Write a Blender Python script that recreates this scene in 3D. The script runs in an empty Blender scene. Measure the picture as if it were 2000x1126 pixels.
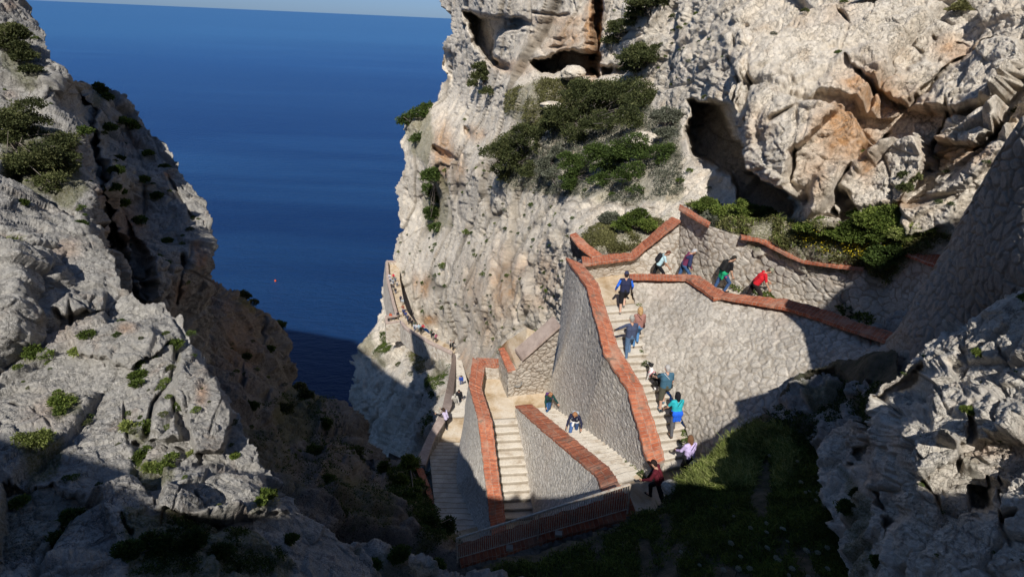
import bpy, math, random
import numpy as np
from mathutils import Vector, Matrix
random.seed(7); RNG = np.random.default_rng(7)
DEV = 0.95
C = bpy.context.scene.collection
# ------------------------------------------------------------------ camera
FPX, W0, H0 = 1000.0, 2000.0, 1126.0
PITCH, ROLL = math.radians(27.7), math.radians(2.6)
fw = np.array([0, math.cos(PITCH), -math.sin(PITCH)])
r0 = np.array([1.0, 0, 0]); u0 = np.cross(r0, fw)
# the horizon drops to the right: camera turned anticlockwise about its axis
RT = r0*math.cos(ROLL) + u0*math.sin(ROLL)
UP = -r0*math.sin(ROLL) + u0*math.cos(ROLL)
SEA = -120.0
def ray(u, v):
    u = np.asarray(u, float); v = np.asarray(v, float)
    return fw + RT*((u[..., None]-W0/2)/FPX) - UP*((v[..., None]-H0/2)/FPX)
def D(u, v, z):                      # point seen at (u, v) at depth z
    return ray(u, v)*np.asarray(z, float)[..., None]
def E(u, v, e):                      # point seen at (u, v) at height e
    d = ray(u, v); return d*(np.asarray(e, float)/d[..., 2])[..., None]
def proj(p):
    p = np.asarray(p, float); z = p@fw
    return 1000+FPX*(p@RT)/z, 563-FPX*(p@UP)/z, z
cam_d = bpy.data.cameras.new('camera'); cam = bpy.data.objects.new('camera', cam_d); C.objects.link(cam)
cam_d.sensor_width = 36; cam_d.lens = 36*FPX/W0; cam_d.clip_start = .1; cam_d.clip_end = 60000
M = Matrix.Identity(4)
for i in range(3):
    M[i][0], M[i][1], M[i][2] = RT[i], UP[i], -fw[i]
cam.matrix_world = M
bpy.context.scene.camera = cam
# ------------------------------------------------------------------ light
Ld = ray(1080., 955.); Ld = Ld/np.linalg.norm(Ld)      # direction the sunlight travels
sl = bpy.data.lights.new('sun', 'SUN'); sl.energy = 5.0; sl.angle = math.radians(.5); sl.color = (1, .97, .92)
so = bpy.data.objects.new('sun', sl); C.objects.link(so)
so.rotation_euler = Vector(Ld).to_track_quat('-Z', 'Y').to_euler()
wd = bpy.data.worlds.new('World'); bpy.context.scene.world = wd; wd.use_nodes = True
nt = wd.node_tree; bg = nt.nodes['Background']; sky = nt.nodes.new('ShaderNodeTexSky')
sky.sky_type = 'NISHITA'; sky.sun_disc = False
sky.sun_elevation = math.asin(-Ld[2]); sky.sun_rotation = math.atan2(-Ld[0], -Ld[1])
sky.air_density = 1.0; sky.dust_density = .1; sky.ozone_density = 4.
tn = nt.nodes.new('ShaderNodeMix'); tn.data_type = 'RGBA'; tn.blend_type = 'MULTIPLY'; tn.inputs[0].default_value = 1; 
tc = nt.nodes.new('ShaderNodeTexCoord'); sz = nt.nodes.new('ShaderNodeSeparateXYZ'); nt.links.new(tc.outputs['Generated'], sz.inputs[0])
cr = nt.nodes.new('ShaderNodeValToRGB'); nt.links.new(sz.outputs['Z'], cr.inputs[0]); cr.color_ramp.elements[0].color = (.38, .60, 1.15, 1); cr.color_ramp.elements[1].color = (.86, .93, 1.06, 1); cr.color_ramp.elements[1].position = .25
nt.links.new(cr.outputs[0], tn.inputs[7])
nt.links.new(sky.outputs[0], tn.inputs[6]); nt.links.new(tn.outputs[2], bg.inputs[0]); bg.inputs[1].default_value = .074
cy = bpy.context.scene.cycles; cy.max_bounces = 5; cy.diffuse_bounces = 3; cy.glossy_bounces = 2; cy.transmission_bounces = 2
vs = bpy.context.scene.view_settings; vs.view_transform = 'Standard'; vs.look = 'None'; vs.exposure = 0
# ------------------------------------------------------------------ noise (numpy)
def _h(ix, iy, iz, s):
    with np.errstate(over='ignore'):
        h = (ix.astype(np.int64)*374761393 + iy.astype(np.int64)*668265263 + iz.astype(np.int64)*2147483647 + s*974634777) & 0xffffffff
        h = ((h ^ (h >> 13))*1274126177) & 0xffffffff
        h = ((h ^ (h >> 16))*2246822519) & 0xffffffff
        h = h ^ (h >> 15)
    return h
def _r(h, k):
    h = (h*(2*k+3)*2654435761 + k*40503) & 0xffffffff
    h = ((h ^ (h >> 15))*2246822519) & 0xffffffff
    return ((h ^ (h >> 13)) & 0xffffff)/float(0x1000000)
def vnoise(P, s=0):
    I = np.floor(P).astype(np.int64); F = P-I; F = F*F*F*(F*(F*6-15)+10)
    out = 0
    for dx in (0, 1):
        for dy in (0, 1):
            for dz in (0, 1):
                w = (F[..., 0] if dx else 1-F[..., 0])*(F[..., 1] if dy else 1-F[..., 1])*(F[..., 2] if dz else 1-F[..., 2])
                out = out + w*_r(_h(I[..., 0]+dx, I[..., 1]+dy, I[..., 2]+dz, s), 1)
    return out*2-1
def fbm(P, o=4, s=0, g=.5, l=2.03):
    a, t, n = 1, 0, 0
    for k in range(o):
        t = t+a*vnoise(P*l**k+17.3*k, s+k); n += a; a *= g
    return t/n
def worley(P, s=0):
    I = np.floor(P).astype(np.int64)
    f1 = np.full(P.shape[:-1], 9.); f2 = f1.copy(); hid = np.zeros(P.shape[:-1], np.int64); X0 = f1.copy(); X1 = f1.copy(); X2 = f1.copy()
    for dx in (-1, 0, 1):
        for dy in (-1, 0, 1):
            for dz in (-1, 0, 1):
                h = _h(I[..., 0]+dx, I[..., 1]+dy, I[..., 2]+dz, s)
                cx = I[..., 0]+dx+(h & 1023)/1024.; cy = I[..., 1]+dy+((h >> 10) & 1023)/1024.; cz = I[..., 2]+dz+((h >> 20) & 1023)/1024.
                d = np.sqrt((P[..., 0]-cx)**2+(P[..., 1]-cy)**2+(P[..., 2]-cz)**2)
                n = d < f1
                f2 = np.where(n, f1, np.minimum(f2, d)); hid[n] = h[n]
                X0[n] = cx[n]; X1[n] = cy[n]; X2[n] = cz[n]; f1[n] = d[n]
    return f1, f2, hid, np.stack([X0, X1, X2], -1)
def facet(P, size, s=0, rot=None, stretch=(1, 1, 1), tilt=.75, warp=.13):
    q = P if rot is None else P@rot
    q = q/size/np.array(stretch)
    q = q+warp*np.stack([vnoise(q*1.3+5, s+50), vnoise(q*1.3+15, s+51), vnoise(q*1.3+25, s+52)], -1)
    f1, f2, h, c = worley(q, s)
    g = np.stack([_r(h, 5)-.5, _r(h, 6)-.5, _r(h, 7)-.5], -1)
    pl = ((q-c)*g).sum(-1)*2*tilt + (_r(h, 8)-.5)
    return pl, f2-f1, _r(h, 9)
def ss(a, b, x):
    t = np.clip((x-a)/(b-a), 0, 1); return t*t*(3-2*t)
# ------------------------------------------------------------------ 2-D outlines
def inside(poly, U, V):
    c = np.zeros(U.shape, bool); n = len(poly)
    for i in range(n):
        x1, y1 = poly[i]; x2, y2 = poly[(i+1) % n]
        if y1 == y2: continue
        c ^= ((y1 > V) != (y2 > V)) & (U < (x2-x1)*(V-y1)/(y2-y1)+x1)
    return c
def dpoly(poly, U, V, closed=True):
    d = np.full(U.shape, 1e9); n = len(poly)
    for i in range(n if closed else n-1):
        x1, y1 = poly[i]; x2, y2 = poly[(i+1) % n]
        dx, dy = x2-x1, y2-y1; L = dx*dx+dy*dy+1e-9
        t = np.clip(((U-x1)*dx+(V-y1)*dy)/L, 0, 1)
        d = np.minimum(d, np.hypot(U-x1-t*dx, V-y1-t*dy))
    return d
def sd(poly, U, V):
    d = dpoly(poly, U, V); return np.where(inside(poly, U, V), d, -d)
def tps(pts, smooth=1e-4):
    P = np.array(pts, float); X = P[:, :2]/1000; w = 1/P[:, 2]
    def K(r2): return .5*r2*np.log(r2+1e-12)
    n = len(P); r2 = ((X[:, None]-X[None])**2).sum(-1)
    A = np.zeros((n+3, n+3)); A[:n, :n] = K(r2)+smooth*np.eye(n); A[:n, n] = 1; A[:n, n+1:] = X; A[n, :n] = 1; A[n+1:, :n] = X.T
    s = np.linalg.solve(A, np.r_[w, 0, 0, 0])
    def f(U, V):
        x = np.stack([U, V], -1)/1000; o = s[n]+x[..., 0]*s[n+1]+x[..., 1]*s[n+2]
        for i in range(n): o = o+s[i]*K(((x-X[i])**2).sum(-1))
        return 1/np.clip(o, 1/400., 1/2.2)
    return f
# ------------------------------------------------------------------ mesh helpers
def mesh_np(name, V, F, mat, parent=None, smooth=False, attrs=None, uv=None):
    """V (n,3), F (m,4) or (m,3)"""
    V = np.asarray(V, np.float32); F = np.asarray(F, np.int32); m = bpy.data.meshes.new(name)
    k = F.shape[1]
    m.vertices.add(len(V)); m.vertices.foreach_set('co', V.ravel())
    m.loops.add(F.size); m.loops.foreach_set('vertex_index', F.ravel())
    m.polygons.add(len(F)); m.polygons.foreach_set('loop_start', np.arange(0, F.size, k, dtype=np.int32))
    m.polygons.foreach_set('loop_total', np.full(len(F), k, np.int32))
    m.update(calc_edges=True)
    m.polygons.foreach_set('use_smooth', np.full(len(F), smooth, bool))
    for a, val in (attrs or {}).items():
        t = m.attributes.new(a, 'FLOAT', 'POINT'); t.data.foreach_set('value', np.asarray(val, np.float32).ravel())
    if uv is not None:
        l = m.uv_layers.new(name='UVMap'); l.data.foreach_set('uv', np.asarray(uv, np.float32)[F.ravel()].ravel())
    m.validate(); m.materials.append(mat)
    o = bpy.data.objects.new(name, m); C.objects.link(o)
    if parent: o.parent = parent
    return o
class MB:
    """collects shapes into one mesh (world coordinates)"""
    def __init__(s): s.v = []; s.f = []; s.uv = []; s.mi = []
    def add(s, V, F, mi=0, uv=None):
        b = len(s.v); s.v += [tuple(map(float, p)) for p in V]; s.f += [tuple(b+i for i in f) for f in F]; s.mi += [mi]*len(F)
    def box(s, a, b, mi=0):
        (x0, y0, z0), (x1, y1, z1) = a, b
        V = [(x, y, z) for z in (z0, z1) for y in (y0, y1) for x in (x0, x1)]
        s.add(V, [(0, 2, 3, 1), (4, 5, 7, 6), (0, 1, 5, 4), (2, 6, 7, 3), (0, 4, 6, 2), (1, 3, 7, 5)], mi)
    def tube(s, pts, rads, n=8, mi=0, caps=True):
        pts = [np.array(p, float) for p in pts]; R = []
        for i, p in enumerate(pts):
            d = pts[min(i+1, len(pts)-1)]-pts[max(i-1, 0)]; d = d/(np.linalg.norm(d)+1e-9)
            a = np.cross(d, (0, 0, 1.) if abs(d[2]) < .9 else (1., 0, 0)); a /= np.linalg.norm(a); b = np.cross(d, a)
            r = rads[i] if hasattr(rads, '__len__') else rads
            R += [p+r*(a*math.cos(t)+b*math.sin(t)) for t in np.linspace(0, 2*math.pi, n, endpoint=False)]
        F = [(i*n+j, i*n+(j+1) % n, (i+1)*n+(j+1) % n, (i+1)*n+j) for i in range(len(pts)-1) for j in range(n)]
        if caps: F += [tuple(range(n))[::-1], tuple((len(pts)-1)*n+j for j in range(n))]
        s.add(R, F, mi)
    def build(s, name, mats, parent=None, smooth=False):
        m = bpy.data.meshes.new(name); m.from_pydata(s.v, [], s.f); mats = mats if isinstance(mats, (list, tuple)) else [mats]
        for t in mats: m.materials.append(t)
        if len(mats) > 1: m.polygons.foreach_set('material_index', s.mi)
        m.polygons.foreach_set('use_smooth', [smooth]*len(s.f)); m.update()
        o = bpy.data.objects.new(name, m); C.objects.link(o)
        if parent: o.parent = parent
        return o
def tag(o, label=None, cat=None, group=None, kind=None):
    if label: o['label'] = label
    if cat: o['category'] = cat
    if group: o['group'] = group
    if kind: o['kind'] = kind
    return o
def empty(name, loc, label=None, cat=None, group=None):
    o = bpy.data.objects.new(name, None); C.objects.link(o); o.location = Vector([float(c) for c in loc]); o.empty_display_size = .2
    return tag(o, label, cat, group)
def under(o, root):                       # o's mesh is in world coordinates: make it sit under root
    o.parent = root; l = root.location
    o.data.transform(Matrix.Translation(-Vector(l))) ; return o
def recenter(o):
    """top-level mesh written in world coordinates: move origin to its base"""
    n = len(o.data.vertices); a = np.empty(n*3, np.float32); o.data.vertices.foreach_get('co', a); a = a.reshape(-1, 3)
    c = a.mean(0); c[2] = a[:, 2].min(); a -= c; o.data.vertices.foreach_set('co', a.ravel()); o.data.update()
    o.location = Vector([float(x) for x in c]); return o
# ------------------------------------------------------------------ materials
def mat(name):
    m = bpy.data.materials.new(name); m.use_nodes = True; t = m.node_tree
    return m, t, t.nodes['Principled BSDF']
def N(t, typ, **k):
    n = t.nodes.new('ShaderNode'+typ)
    for a, b in k.items():
        if a.startswith('i_'):
            kk = a[2:]; n.inputs[int(kk) if kk.isdigit() else kk.replace('_', ' ')].default_value = b
        else: setattr(n, a, b)
    return n
def ramp(t, src, stops, interp='LINEAR'):
    r = t.nodes.new('ShaderNodeValToRGB'); r.color_ramp.interpolation = interp; e = r.color_ramp.elements
    while len(e) < len(stops): e.new(.5)
    for x, (p, c) in zip(e, stops):
        x.position = p; x.color = (*c, 1) if hasattr(c, '__len__') else (c, c, c, 1)
    t.links.new(src, r.inputs[0]); return r.outputs[0]
def mix(t, fac, a, b, mode='MIX'):
    n = t.nodes.new('ShaderNodeMix'); n.data_type = 'RGBA'; n.blend_type = mode
    for s, x in ((n.inputs[0], fac), (n.inputs[6], a), (n.inputs[7], b)):
        if hasattr(x, 'is_output'): t.links.new(x, s)
        elif hasattr(x, '__len__'): s.default_value = (*x, 1)
        else: s.default_value = x
    return n.outputs[2]
def math_(t, op, a, b=0., c=0.):
    n = t.nodes.new('ShaderNodeMath'); n.operation = op
    for s, x in zip(n.inputs, (a, b, c)):
        if hasattr(x, 'is_output'): t.links.new(x, s)
        else: s.default_value = x
    return n.outputs[0]
def attr(t, name): return N(t, 'Attribute', attribute_name=name).outputs['Fac']
def geo(t): return N(t, 'NewGeometry').outputs['Position']
def noise(t, co, scale, detail=4, rough=.55, dist=0):
    n = N(t, 'TexNoise', i_Scale=scale, i_Detail=detail, i_Roughness=rough, i_Distortion=dist); t.links.new(co, n.inputs['Vector']); return n.outputs['Fac']
def bump(t, b, h, strength, dist, normal=None):
    n = N(t, 'Bump', i_Strength=strength, i_Distance=dist); t.links.new(h, n.inputs['Height'])
    if normal: t.links.new(normal, n.inputs['Normal'])
    t.links.new(n.outputs[0], b.inputs['Normal']); return n.outputs[0]
def rock_mat(name, lo, mid, hi, stain=(.50, .27, .12), scale=1., pits=.5, soil=(.16, .13, .07)):
    m, t, b = mat(name); p = geo(t)
    n1 = noise(t, p, .45*scale, 6, .6); n2 = noise(t, p, 2.6*scale, 8, .65, .3); n3 = noise(t, p, 14*scale, 8, .7)
    c = ramp(t, n1, [(.32, mid), (.5, hi), (.68, mid)])
    c = mix(t, ramp(t, n2, [(.38, 1.), (.55, 0.)]), c, mix(t, .32, c, lo))
    c = mix(t, ramp(t, n3, [(.3, .5), (.46, 0.)]), c, lo)
    # rust
    st = math_(t, 'MULTIPLY', attr(t, 'stain'), ramp(t, n2, [(.3, .45), (.6, 1.)]))
    c = mix(t, math_(t, 'MINIMUM', st, 1.), c, mix(t, n3, stain, tuple(x*1.45 for x in stain)))
    n4 = noise(t, p, .9*scale, 5, .7, .6)
    c = mix(t, math_(t, 'MULTIPLY', ramp(t, n4, [(.56, 0.), (.72, .55)]), 1.), c, tuple(.5*a+.5*q for a, q in zip(stain, mid)))
    wn = N(t, 'TexNoise', i_Scale=1.1*scale, i_Detail=5., i_Roughness=.65); t.links.new(p, wn.inputs['Vector'])
    wv = N(t, 'VectorMath', operation='SCALE'); t.links.new(wn.outputs['Color'], wv.inputs[0]); wv.inputs['Scale'].default_value = 1.5/scale
    wa = N(t, 'VectorMath', operation='ADD'); t.links.new(p, wa.inputs[0]); t.links.new(wv.outputs[0], wa.inputs[1])
    mp_ = N(t, 'Mapping', i_Rotation=(.5, -.6, .3), i_Scale=(1., 1., .55)); t.links.new(wa.outputs[0], mp_.inputs['Vector'])
    crk = None
    for s_, w_, k_ in ((.75, .018, 1.), (2.3, .03, .85), (6.5, .045, .5)):
        v_ = N(t, 'TexVoronoi', feature='DISTANCE_TO_EDGE', i_Scale=s_*scale); t.links.new(mp_.outputs[0], v_.inputs['Vector'])
        l_ = ramp(t, v_.outputs['Distance'], [(.0, k_), (w_, 0.)]); crk = l_ if crk is None else math_(t, 'MAXIMUM', crk, l_)
    crk = math_(t, 'MULTIPLY', crk, ramp(t, n1, [(.35, .15), (.55, 1.)]))
    c = mix(t, math_(t, 'MULTIPLY', crk, .66), c, tuple(x*.3 for x in lo))
    # cavities and pits
    cav = attr(t, 'cav')
    c = mix(t, cav, c, tuple(x*.30 for x in lo))
    vo = N(t, 'TexVoronoi', i_Scale=5.5*scale, i_Randomness=1.); t.links.new(p, vo.inputs['Vector'])
    pit = math_(t, 'MULTIPLY', ramp(t, vo.outputs['Distance'], [(.10, 1.), (.22, 0.)]), ramp(t, n1, [(.44, 0.), (.60, pits)]))
    c = mix(t, pit, c, (.05, .045, .035))
    g = math_(t, 'MULTIPLY', attr(t, 'green'), ramp(t, n3, [(.35, .25), (.6, 1.)]))
    c = mix(t, math_(t, 'MINIMUM', g, .92), c, mix(t, n2, soil, (.11, .14, .035)))
    t.links.new(c, b.inputs['Base Color']); b.inputs['Roughness'].default_value = .93; b.inputs['Specular IOR Level'].default_value = .15
    h = math_(t, 'ADD', math_(t, 'MULTIPLY', n2, 1.4), math_(t, 'MULTIPLY', n3, .8)); h = math_(t, 'SUBTRACT', h, math_(t, 'ADD', math_(t, 'MULTIPLY', pit, .6), math_(t, 'MULTIPLY', crk, .7)))
    n5 = noise(t, p, 42*scale, 4, .6); h = math_(t, 'ADD', h, math_(t, 'MULTIPLY', n5, .28)); bump(t, b, h, .74, .19/scale)
    return m
ROCK_WARM = rock_mat('rock_warm', (.56, .455, .335), (.85, .735, .58), (.92, .83, .70))
ROCK_FAR = rock_mat('rock_far', (.58, .485, .36), (.85, .745, .60), (.92, .84, .715), scale=.45, pits=.8)
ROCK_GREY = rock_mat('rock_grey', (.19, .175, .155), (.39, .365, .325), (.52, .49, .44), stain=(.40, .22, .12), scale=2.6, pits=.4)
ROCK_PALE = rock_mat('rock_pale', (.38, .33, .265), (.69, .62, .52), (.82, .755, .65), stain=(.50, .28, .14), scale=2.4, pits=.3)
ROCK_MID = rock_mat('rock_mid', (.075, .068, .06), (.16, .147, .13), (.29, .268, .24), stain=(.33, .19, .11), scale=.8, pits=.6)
# ------------------------------------------------------------------ relief surfaces
SURF = {}
def relief(name, outline, ctrl, mat_, step, feats=(), cracks=(), stains=(), greens=(), rock=None, skirt=.25, nz=1.):
    us = [p[0] for p in outline]; vs_ = [p[1] for p in outline]
    U, V = np.meshgrid(np.arange(min(us), max(us)+step, step), np.arange(min(vs_), max(vs_)+step, step))
    # ragged edge
    jag = 5*vnoise(np.stack([U/17, V/17, 0*U], -1), 3)+3*vnoise(np.stack([U/6, V/6, 0*U], -1), 4)
    S = sd(outline, U, V); keep = S > jag*nz*.7
    z = tps(ctrl)(U, V); Pb = D(U, V, z)
    du = np.gradient(Pb, axis=1); dv = np.gradient(Pb, axis=0); n = np.cross(dv, du); n /= np.linalg.norm(n, axis=-1, keepdims=True)+1e-12
    n = n*np.sign(-(n*Pb).sum(-1))[..., None]; rd = -Pb/np.linalg.norm(Pb, axis=-1, keepdims=True); n = n+.35*rd; n /= np.linalg.norm(n, axis=-1, keepdims=True)
    for poly, dz, w in feats:                       # recesses (+) and blocks (-)
        s = sd(poly, U, V)+3*vnoise(np.stack([U/14, V/14, 0*U], -1), 8)+2*vnoise(np.stack([U/5, V/5, 0*U], -1), 9)
        z = z+dz*ss(-w*.3, w, s)
    cav = np.zeros(U.shape)
    for line, w, dep in cracks:
        j = 4*vnoise(np.stack([U/22, V/22, 0*U], -1), 11)
        d = np.abs(dpoly(line, U, V, False)+j*.6)
        ww = w*(.36+.3*vnoise(np.stack([U/30, V/30, 0*U], -1), 12))
        k = np.exp(-(d/np.maximum(ww, 1))**2)*ss(-.55, .1, vnoise(np.stack([U/45, V/45, 0*U+w], -1), 14)); z = z+dep*k; cav = np.maximum(cav, .5*k)
    P = D(U, V, z)
    need = S > -16
    if rock:
        h = np.zeros(U.shape); c2 = np.zeros(U.shape); h[need], c2[need] = rock(P[need], U[need], V[need], z[need])
        P = P+n*h[..., None]; cav = np.maximum(cav, c2)
    Q = P
    for _ in range(2):
        Q = np.pad(Q, ((1, 1), (0, 0), (0, 0)), 'edge'); Q = .25*Q[:-2]+.5*Q[1:-1]+.25*Q[2:]
        Q = np.pad(Q, ((0, 0), (1, 1), (0, 0)), 'edge'); Q = .25*Q[:, :-2]+.5*Q[:, 1:-1]+.25*Q[:, 2:]
    dz = z*step/FPX; k = ss(1.6, 4.5, np.linalg.norm(Q-P, axis=-1)/dz)
    k = np.pad(k, 1, 'edge'); k = np.maximum.reduce([k[1:-1, 1:-1], k[:-2, 1:-1], k[2:, 1:-1], k[1:-1, :-2], k[1:-1, 2:]]); P = P+(Q-P)*k[..., None]
    st = np.zeros(U.shape); gr = np.zeros(U.shape)
    for (cu, cv, ru, rv, a) in stains:
        st = np.maximum(st, a*np.exp(-(((U-cu)/ru)**2+((V-cv)/rv)**2)**1.3))
    st = st*(1.15+.9*fbm(P*1.2, 3, 31))
    for g in greens:
        poly, a = g[:2]; s = sd(poly, U, V)+10*fbm(np.stack([U/30, V/30, 0*U], -1), 3, 21); gr = np.maximum(gr, a*ss(-4, 8, s))
    idx = -np.ones(U.shape, int)
    cell = keep[:-1, :-1] & keep[1:, :-1] & keep[:-1, 1:] & keep[1:, 1:]
    used = np.zeros(U.shape, bool)
    for a, b_ in ((0, 0), (1, 0), (0, 1), (1, 1)): used[a:U.shape[0]-1+a, b_:U.shape[1]-1+b_] |= cell
    idx[used] = np.arange(used.sum())
    j, i = np.nonzero(cell)
    F = np.stack([idx[j, i], idx[j+1, i], idx[j+1, i+1], idx[j, i+1]], 1)
    Vt = P[used]; A = dict(stain=np.clip(st[used], 0, 1), cav=np.clip(cav[used], 0, 1), green=np.clip(gr[used], 0, 1))
    # flanks that run back behind the visible edge, so that the mass is solid
    E_ = np.concatenate([F[:, [0, 1]], F[:, [1, 2]], F[:, [2, 3]], F[:, [3, 0]]]); key = np.sort(E_, 1)
    _, first, cnt = np.unique(key[:, 0]*10**7+key[:, 1], return_index=True, return_counts=True)
    be = E_[first[cnt == 1]]; bv = np.unique(be); mp = {int(a): k for k, a in enumerate(bv)}
    base = Vt[bv]; zz = base@fw; dirn = base/np.linalg.norm(base, axis=1, keepdims=True); prev = bv; off = len(Vt)
    Vs = [Vt]; Fs = [F]; L = np.array([[mp[int(a)], mp[int(b_)]] for a, b_ in be])
    cen = Vt.mean(0)
    for q, k in enumerate((.12, .4, 1.)):
        down = np.array([0, 0, -1.])
        nv = base+dirn*(zz*skirt*k)[:, None]+(cen-base)*(.13*k)
        nv = nv+.02*k*zz[:, None]*skirt*np.stack([vnoise(base*.8/np.maximum(zz.mean()*.06, .3), 70+i_) for i_ in range(3)], -1)
        cur = off+np.arange(len(bv)); Vs.append(nv)
        Fs.append(np.stack([prev[L[:, 1]], prev[L[:, 0]], cur[L[:, 0]], cur[L[:, 1]]], 1)); prev = cur; off += len(bv)
    Vt = np.concatenate(Vs); F = np.concatenate(Fs)
    A = {k: np.concatenate([a, np.tile(a[bv], 3)]) for k, a in A.items()}
    o = mesh_np(name, Vt, F, mat_, smooth=True, attrs=A)
    SURF[name] = SURF.get(name, []) + [dict(U=U, V=V, P=P, n=n, keep=keep, step=step, u0=U[0, 0], v0=V[0, 0])]
    return o, SURF[name][-1]
def on(s, u, v):
    i = int(round((u-s['u0'])/s['step'])); j = int(round((v-s['v0'])/s['step']))
    j = min(max(j, 0), s['P'].shape[0]-1); i = min(max(i, 0), s['P'].shape[1]-1); return s['P'][j, i].copy(), s['n'][j, i].copy()
def rotm(ax, ay, az):
    return np.array((Matrix.Rotation(math.radians(ax), 3, 'X')@Matrix.Rotation(math.radians(ay), 3, 'Y')@Matrix.Rotation(math.radians(az), 3, 'Z')))
def rocky(levels, rot=None, stretch=(1, 1, 1), rough=.12, rscale=1., seed=0, big=0., zs=0.):
    """levels: (size, amplitude, crack depth)"""
    def f(P, U, V, z):
        h = np.zeros(U.shape); cav = np.zeros(U.shape)
        sc = 1. if not zs else np.maximum(1, z/zs)
        for k, (size, amp, cr) in enumerate(levels):
            pl, e, r = facet(P, size, seed+k*7, rot, stretch)
            w = ss(0, .05, e)
            h += amp*pl - cr*(1-w)*(.3+1.1*r)
            cav = np.maximum(cav, (1-ss(0, .045, e))*min(1., cr/amp*1.2)*.7*(.3+.7*r))
        pr = (P if rot is None else P@rot)/np.array(stretch)
        h += 1.12*rough*(fbm(pr/rscale, 6, seed+90, .68)-1.1*np.abs(fbm(pr/rscale*.5, 5, seed+95, .6))-.5*np.abs(fbm(pr/rscale*1.7, 4, seed+97, .6)))
        if big: h += big*fbm(P/6, 3, seed+80)
        return h, cav*ss(-.2, .25, fbm(P/2.5, 2, seed+99)+.1)
    return f
# ================================================================== SEA
m, t, b = mat('sea_water'); p = geo(t)
sc_ = N(t, 'Mapping', i_Scale=(.0016, .012, 1.)); t.links.new(p, sc_.inputs['Vector'])
str1 = noise(t, sc_.outputs[0], 1., 7, .6, .4)
sc2 = N(t, 'Mapping', i_Scale=(.0005, .0016, 1.)); t.links.new(p, sc2.inputs['Vector'])
str2 = noise(t, sc2.outputs[0], 1., 4, .5, .3)
ln = N(t, 'VectorMath', operation='LENGTH'); t.links.new(p, ln.inputs[0]); dist = ln.outputs['Value']
dk = ramp(t, math_(t, 'DIVIDE', dist, 3000.), [(.0, (.0015, .009, .040)), (.08, (.002, .021, .085)), (.2, (.003, .036, .14)), (.5, (.007, .060, .20)), (1., (.022, .105, .26))])  # lightens with distance, putting haze toward the horizon into the sea colour
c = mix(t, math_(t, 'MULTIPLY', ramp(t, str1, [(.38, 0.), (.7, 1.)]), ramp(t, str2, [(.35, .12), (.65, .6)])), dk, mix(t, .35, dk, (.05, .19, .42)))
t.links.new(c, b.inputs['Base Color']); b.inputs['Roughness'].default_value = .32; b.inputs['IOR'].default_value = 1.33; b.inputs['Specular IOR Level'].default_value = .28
w1 = N(t, 'Mapping', i_Scale=(.10, .25, 1.)); t.links.new(p, w1.inputs['Vector'])
bump(t, b, noise(t, w1.outputs[0], 1., 8, .7), .9, 2.5)
rr = [0, 60, 150, 300, 600, 1200, 2500, 5000, 10000, 20000, 34000]; nseg = 96
V_ = [(0, 0, SEA)]+[(r*math.cos(a), r*math.sin(a), SEA) for r in rr[1:] for a in np.linspace(0, 2*math.pi, nseg, endpoint=False)]
F_ = [(0, 1+j, 1+(j+1) % nseg) for j in range(nseg)]
for k in range(len(rr)-2): F_ += [(1+k*nseg+j, 1+(k+1)*nseg+j, 1+(k+1)*nseg+(j+1) % nseg, 1+k*nseg+(j+1) % nseg) for j in range(nseg)]
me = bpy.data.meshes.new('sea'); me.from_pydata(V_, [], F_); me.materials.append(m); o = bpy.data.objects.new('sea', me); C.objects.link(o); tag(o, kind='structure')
# ================================================================== CLIFFS
st_ = lambda s: s*DEV
diag = rotm(0, -38, 12)
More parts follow.
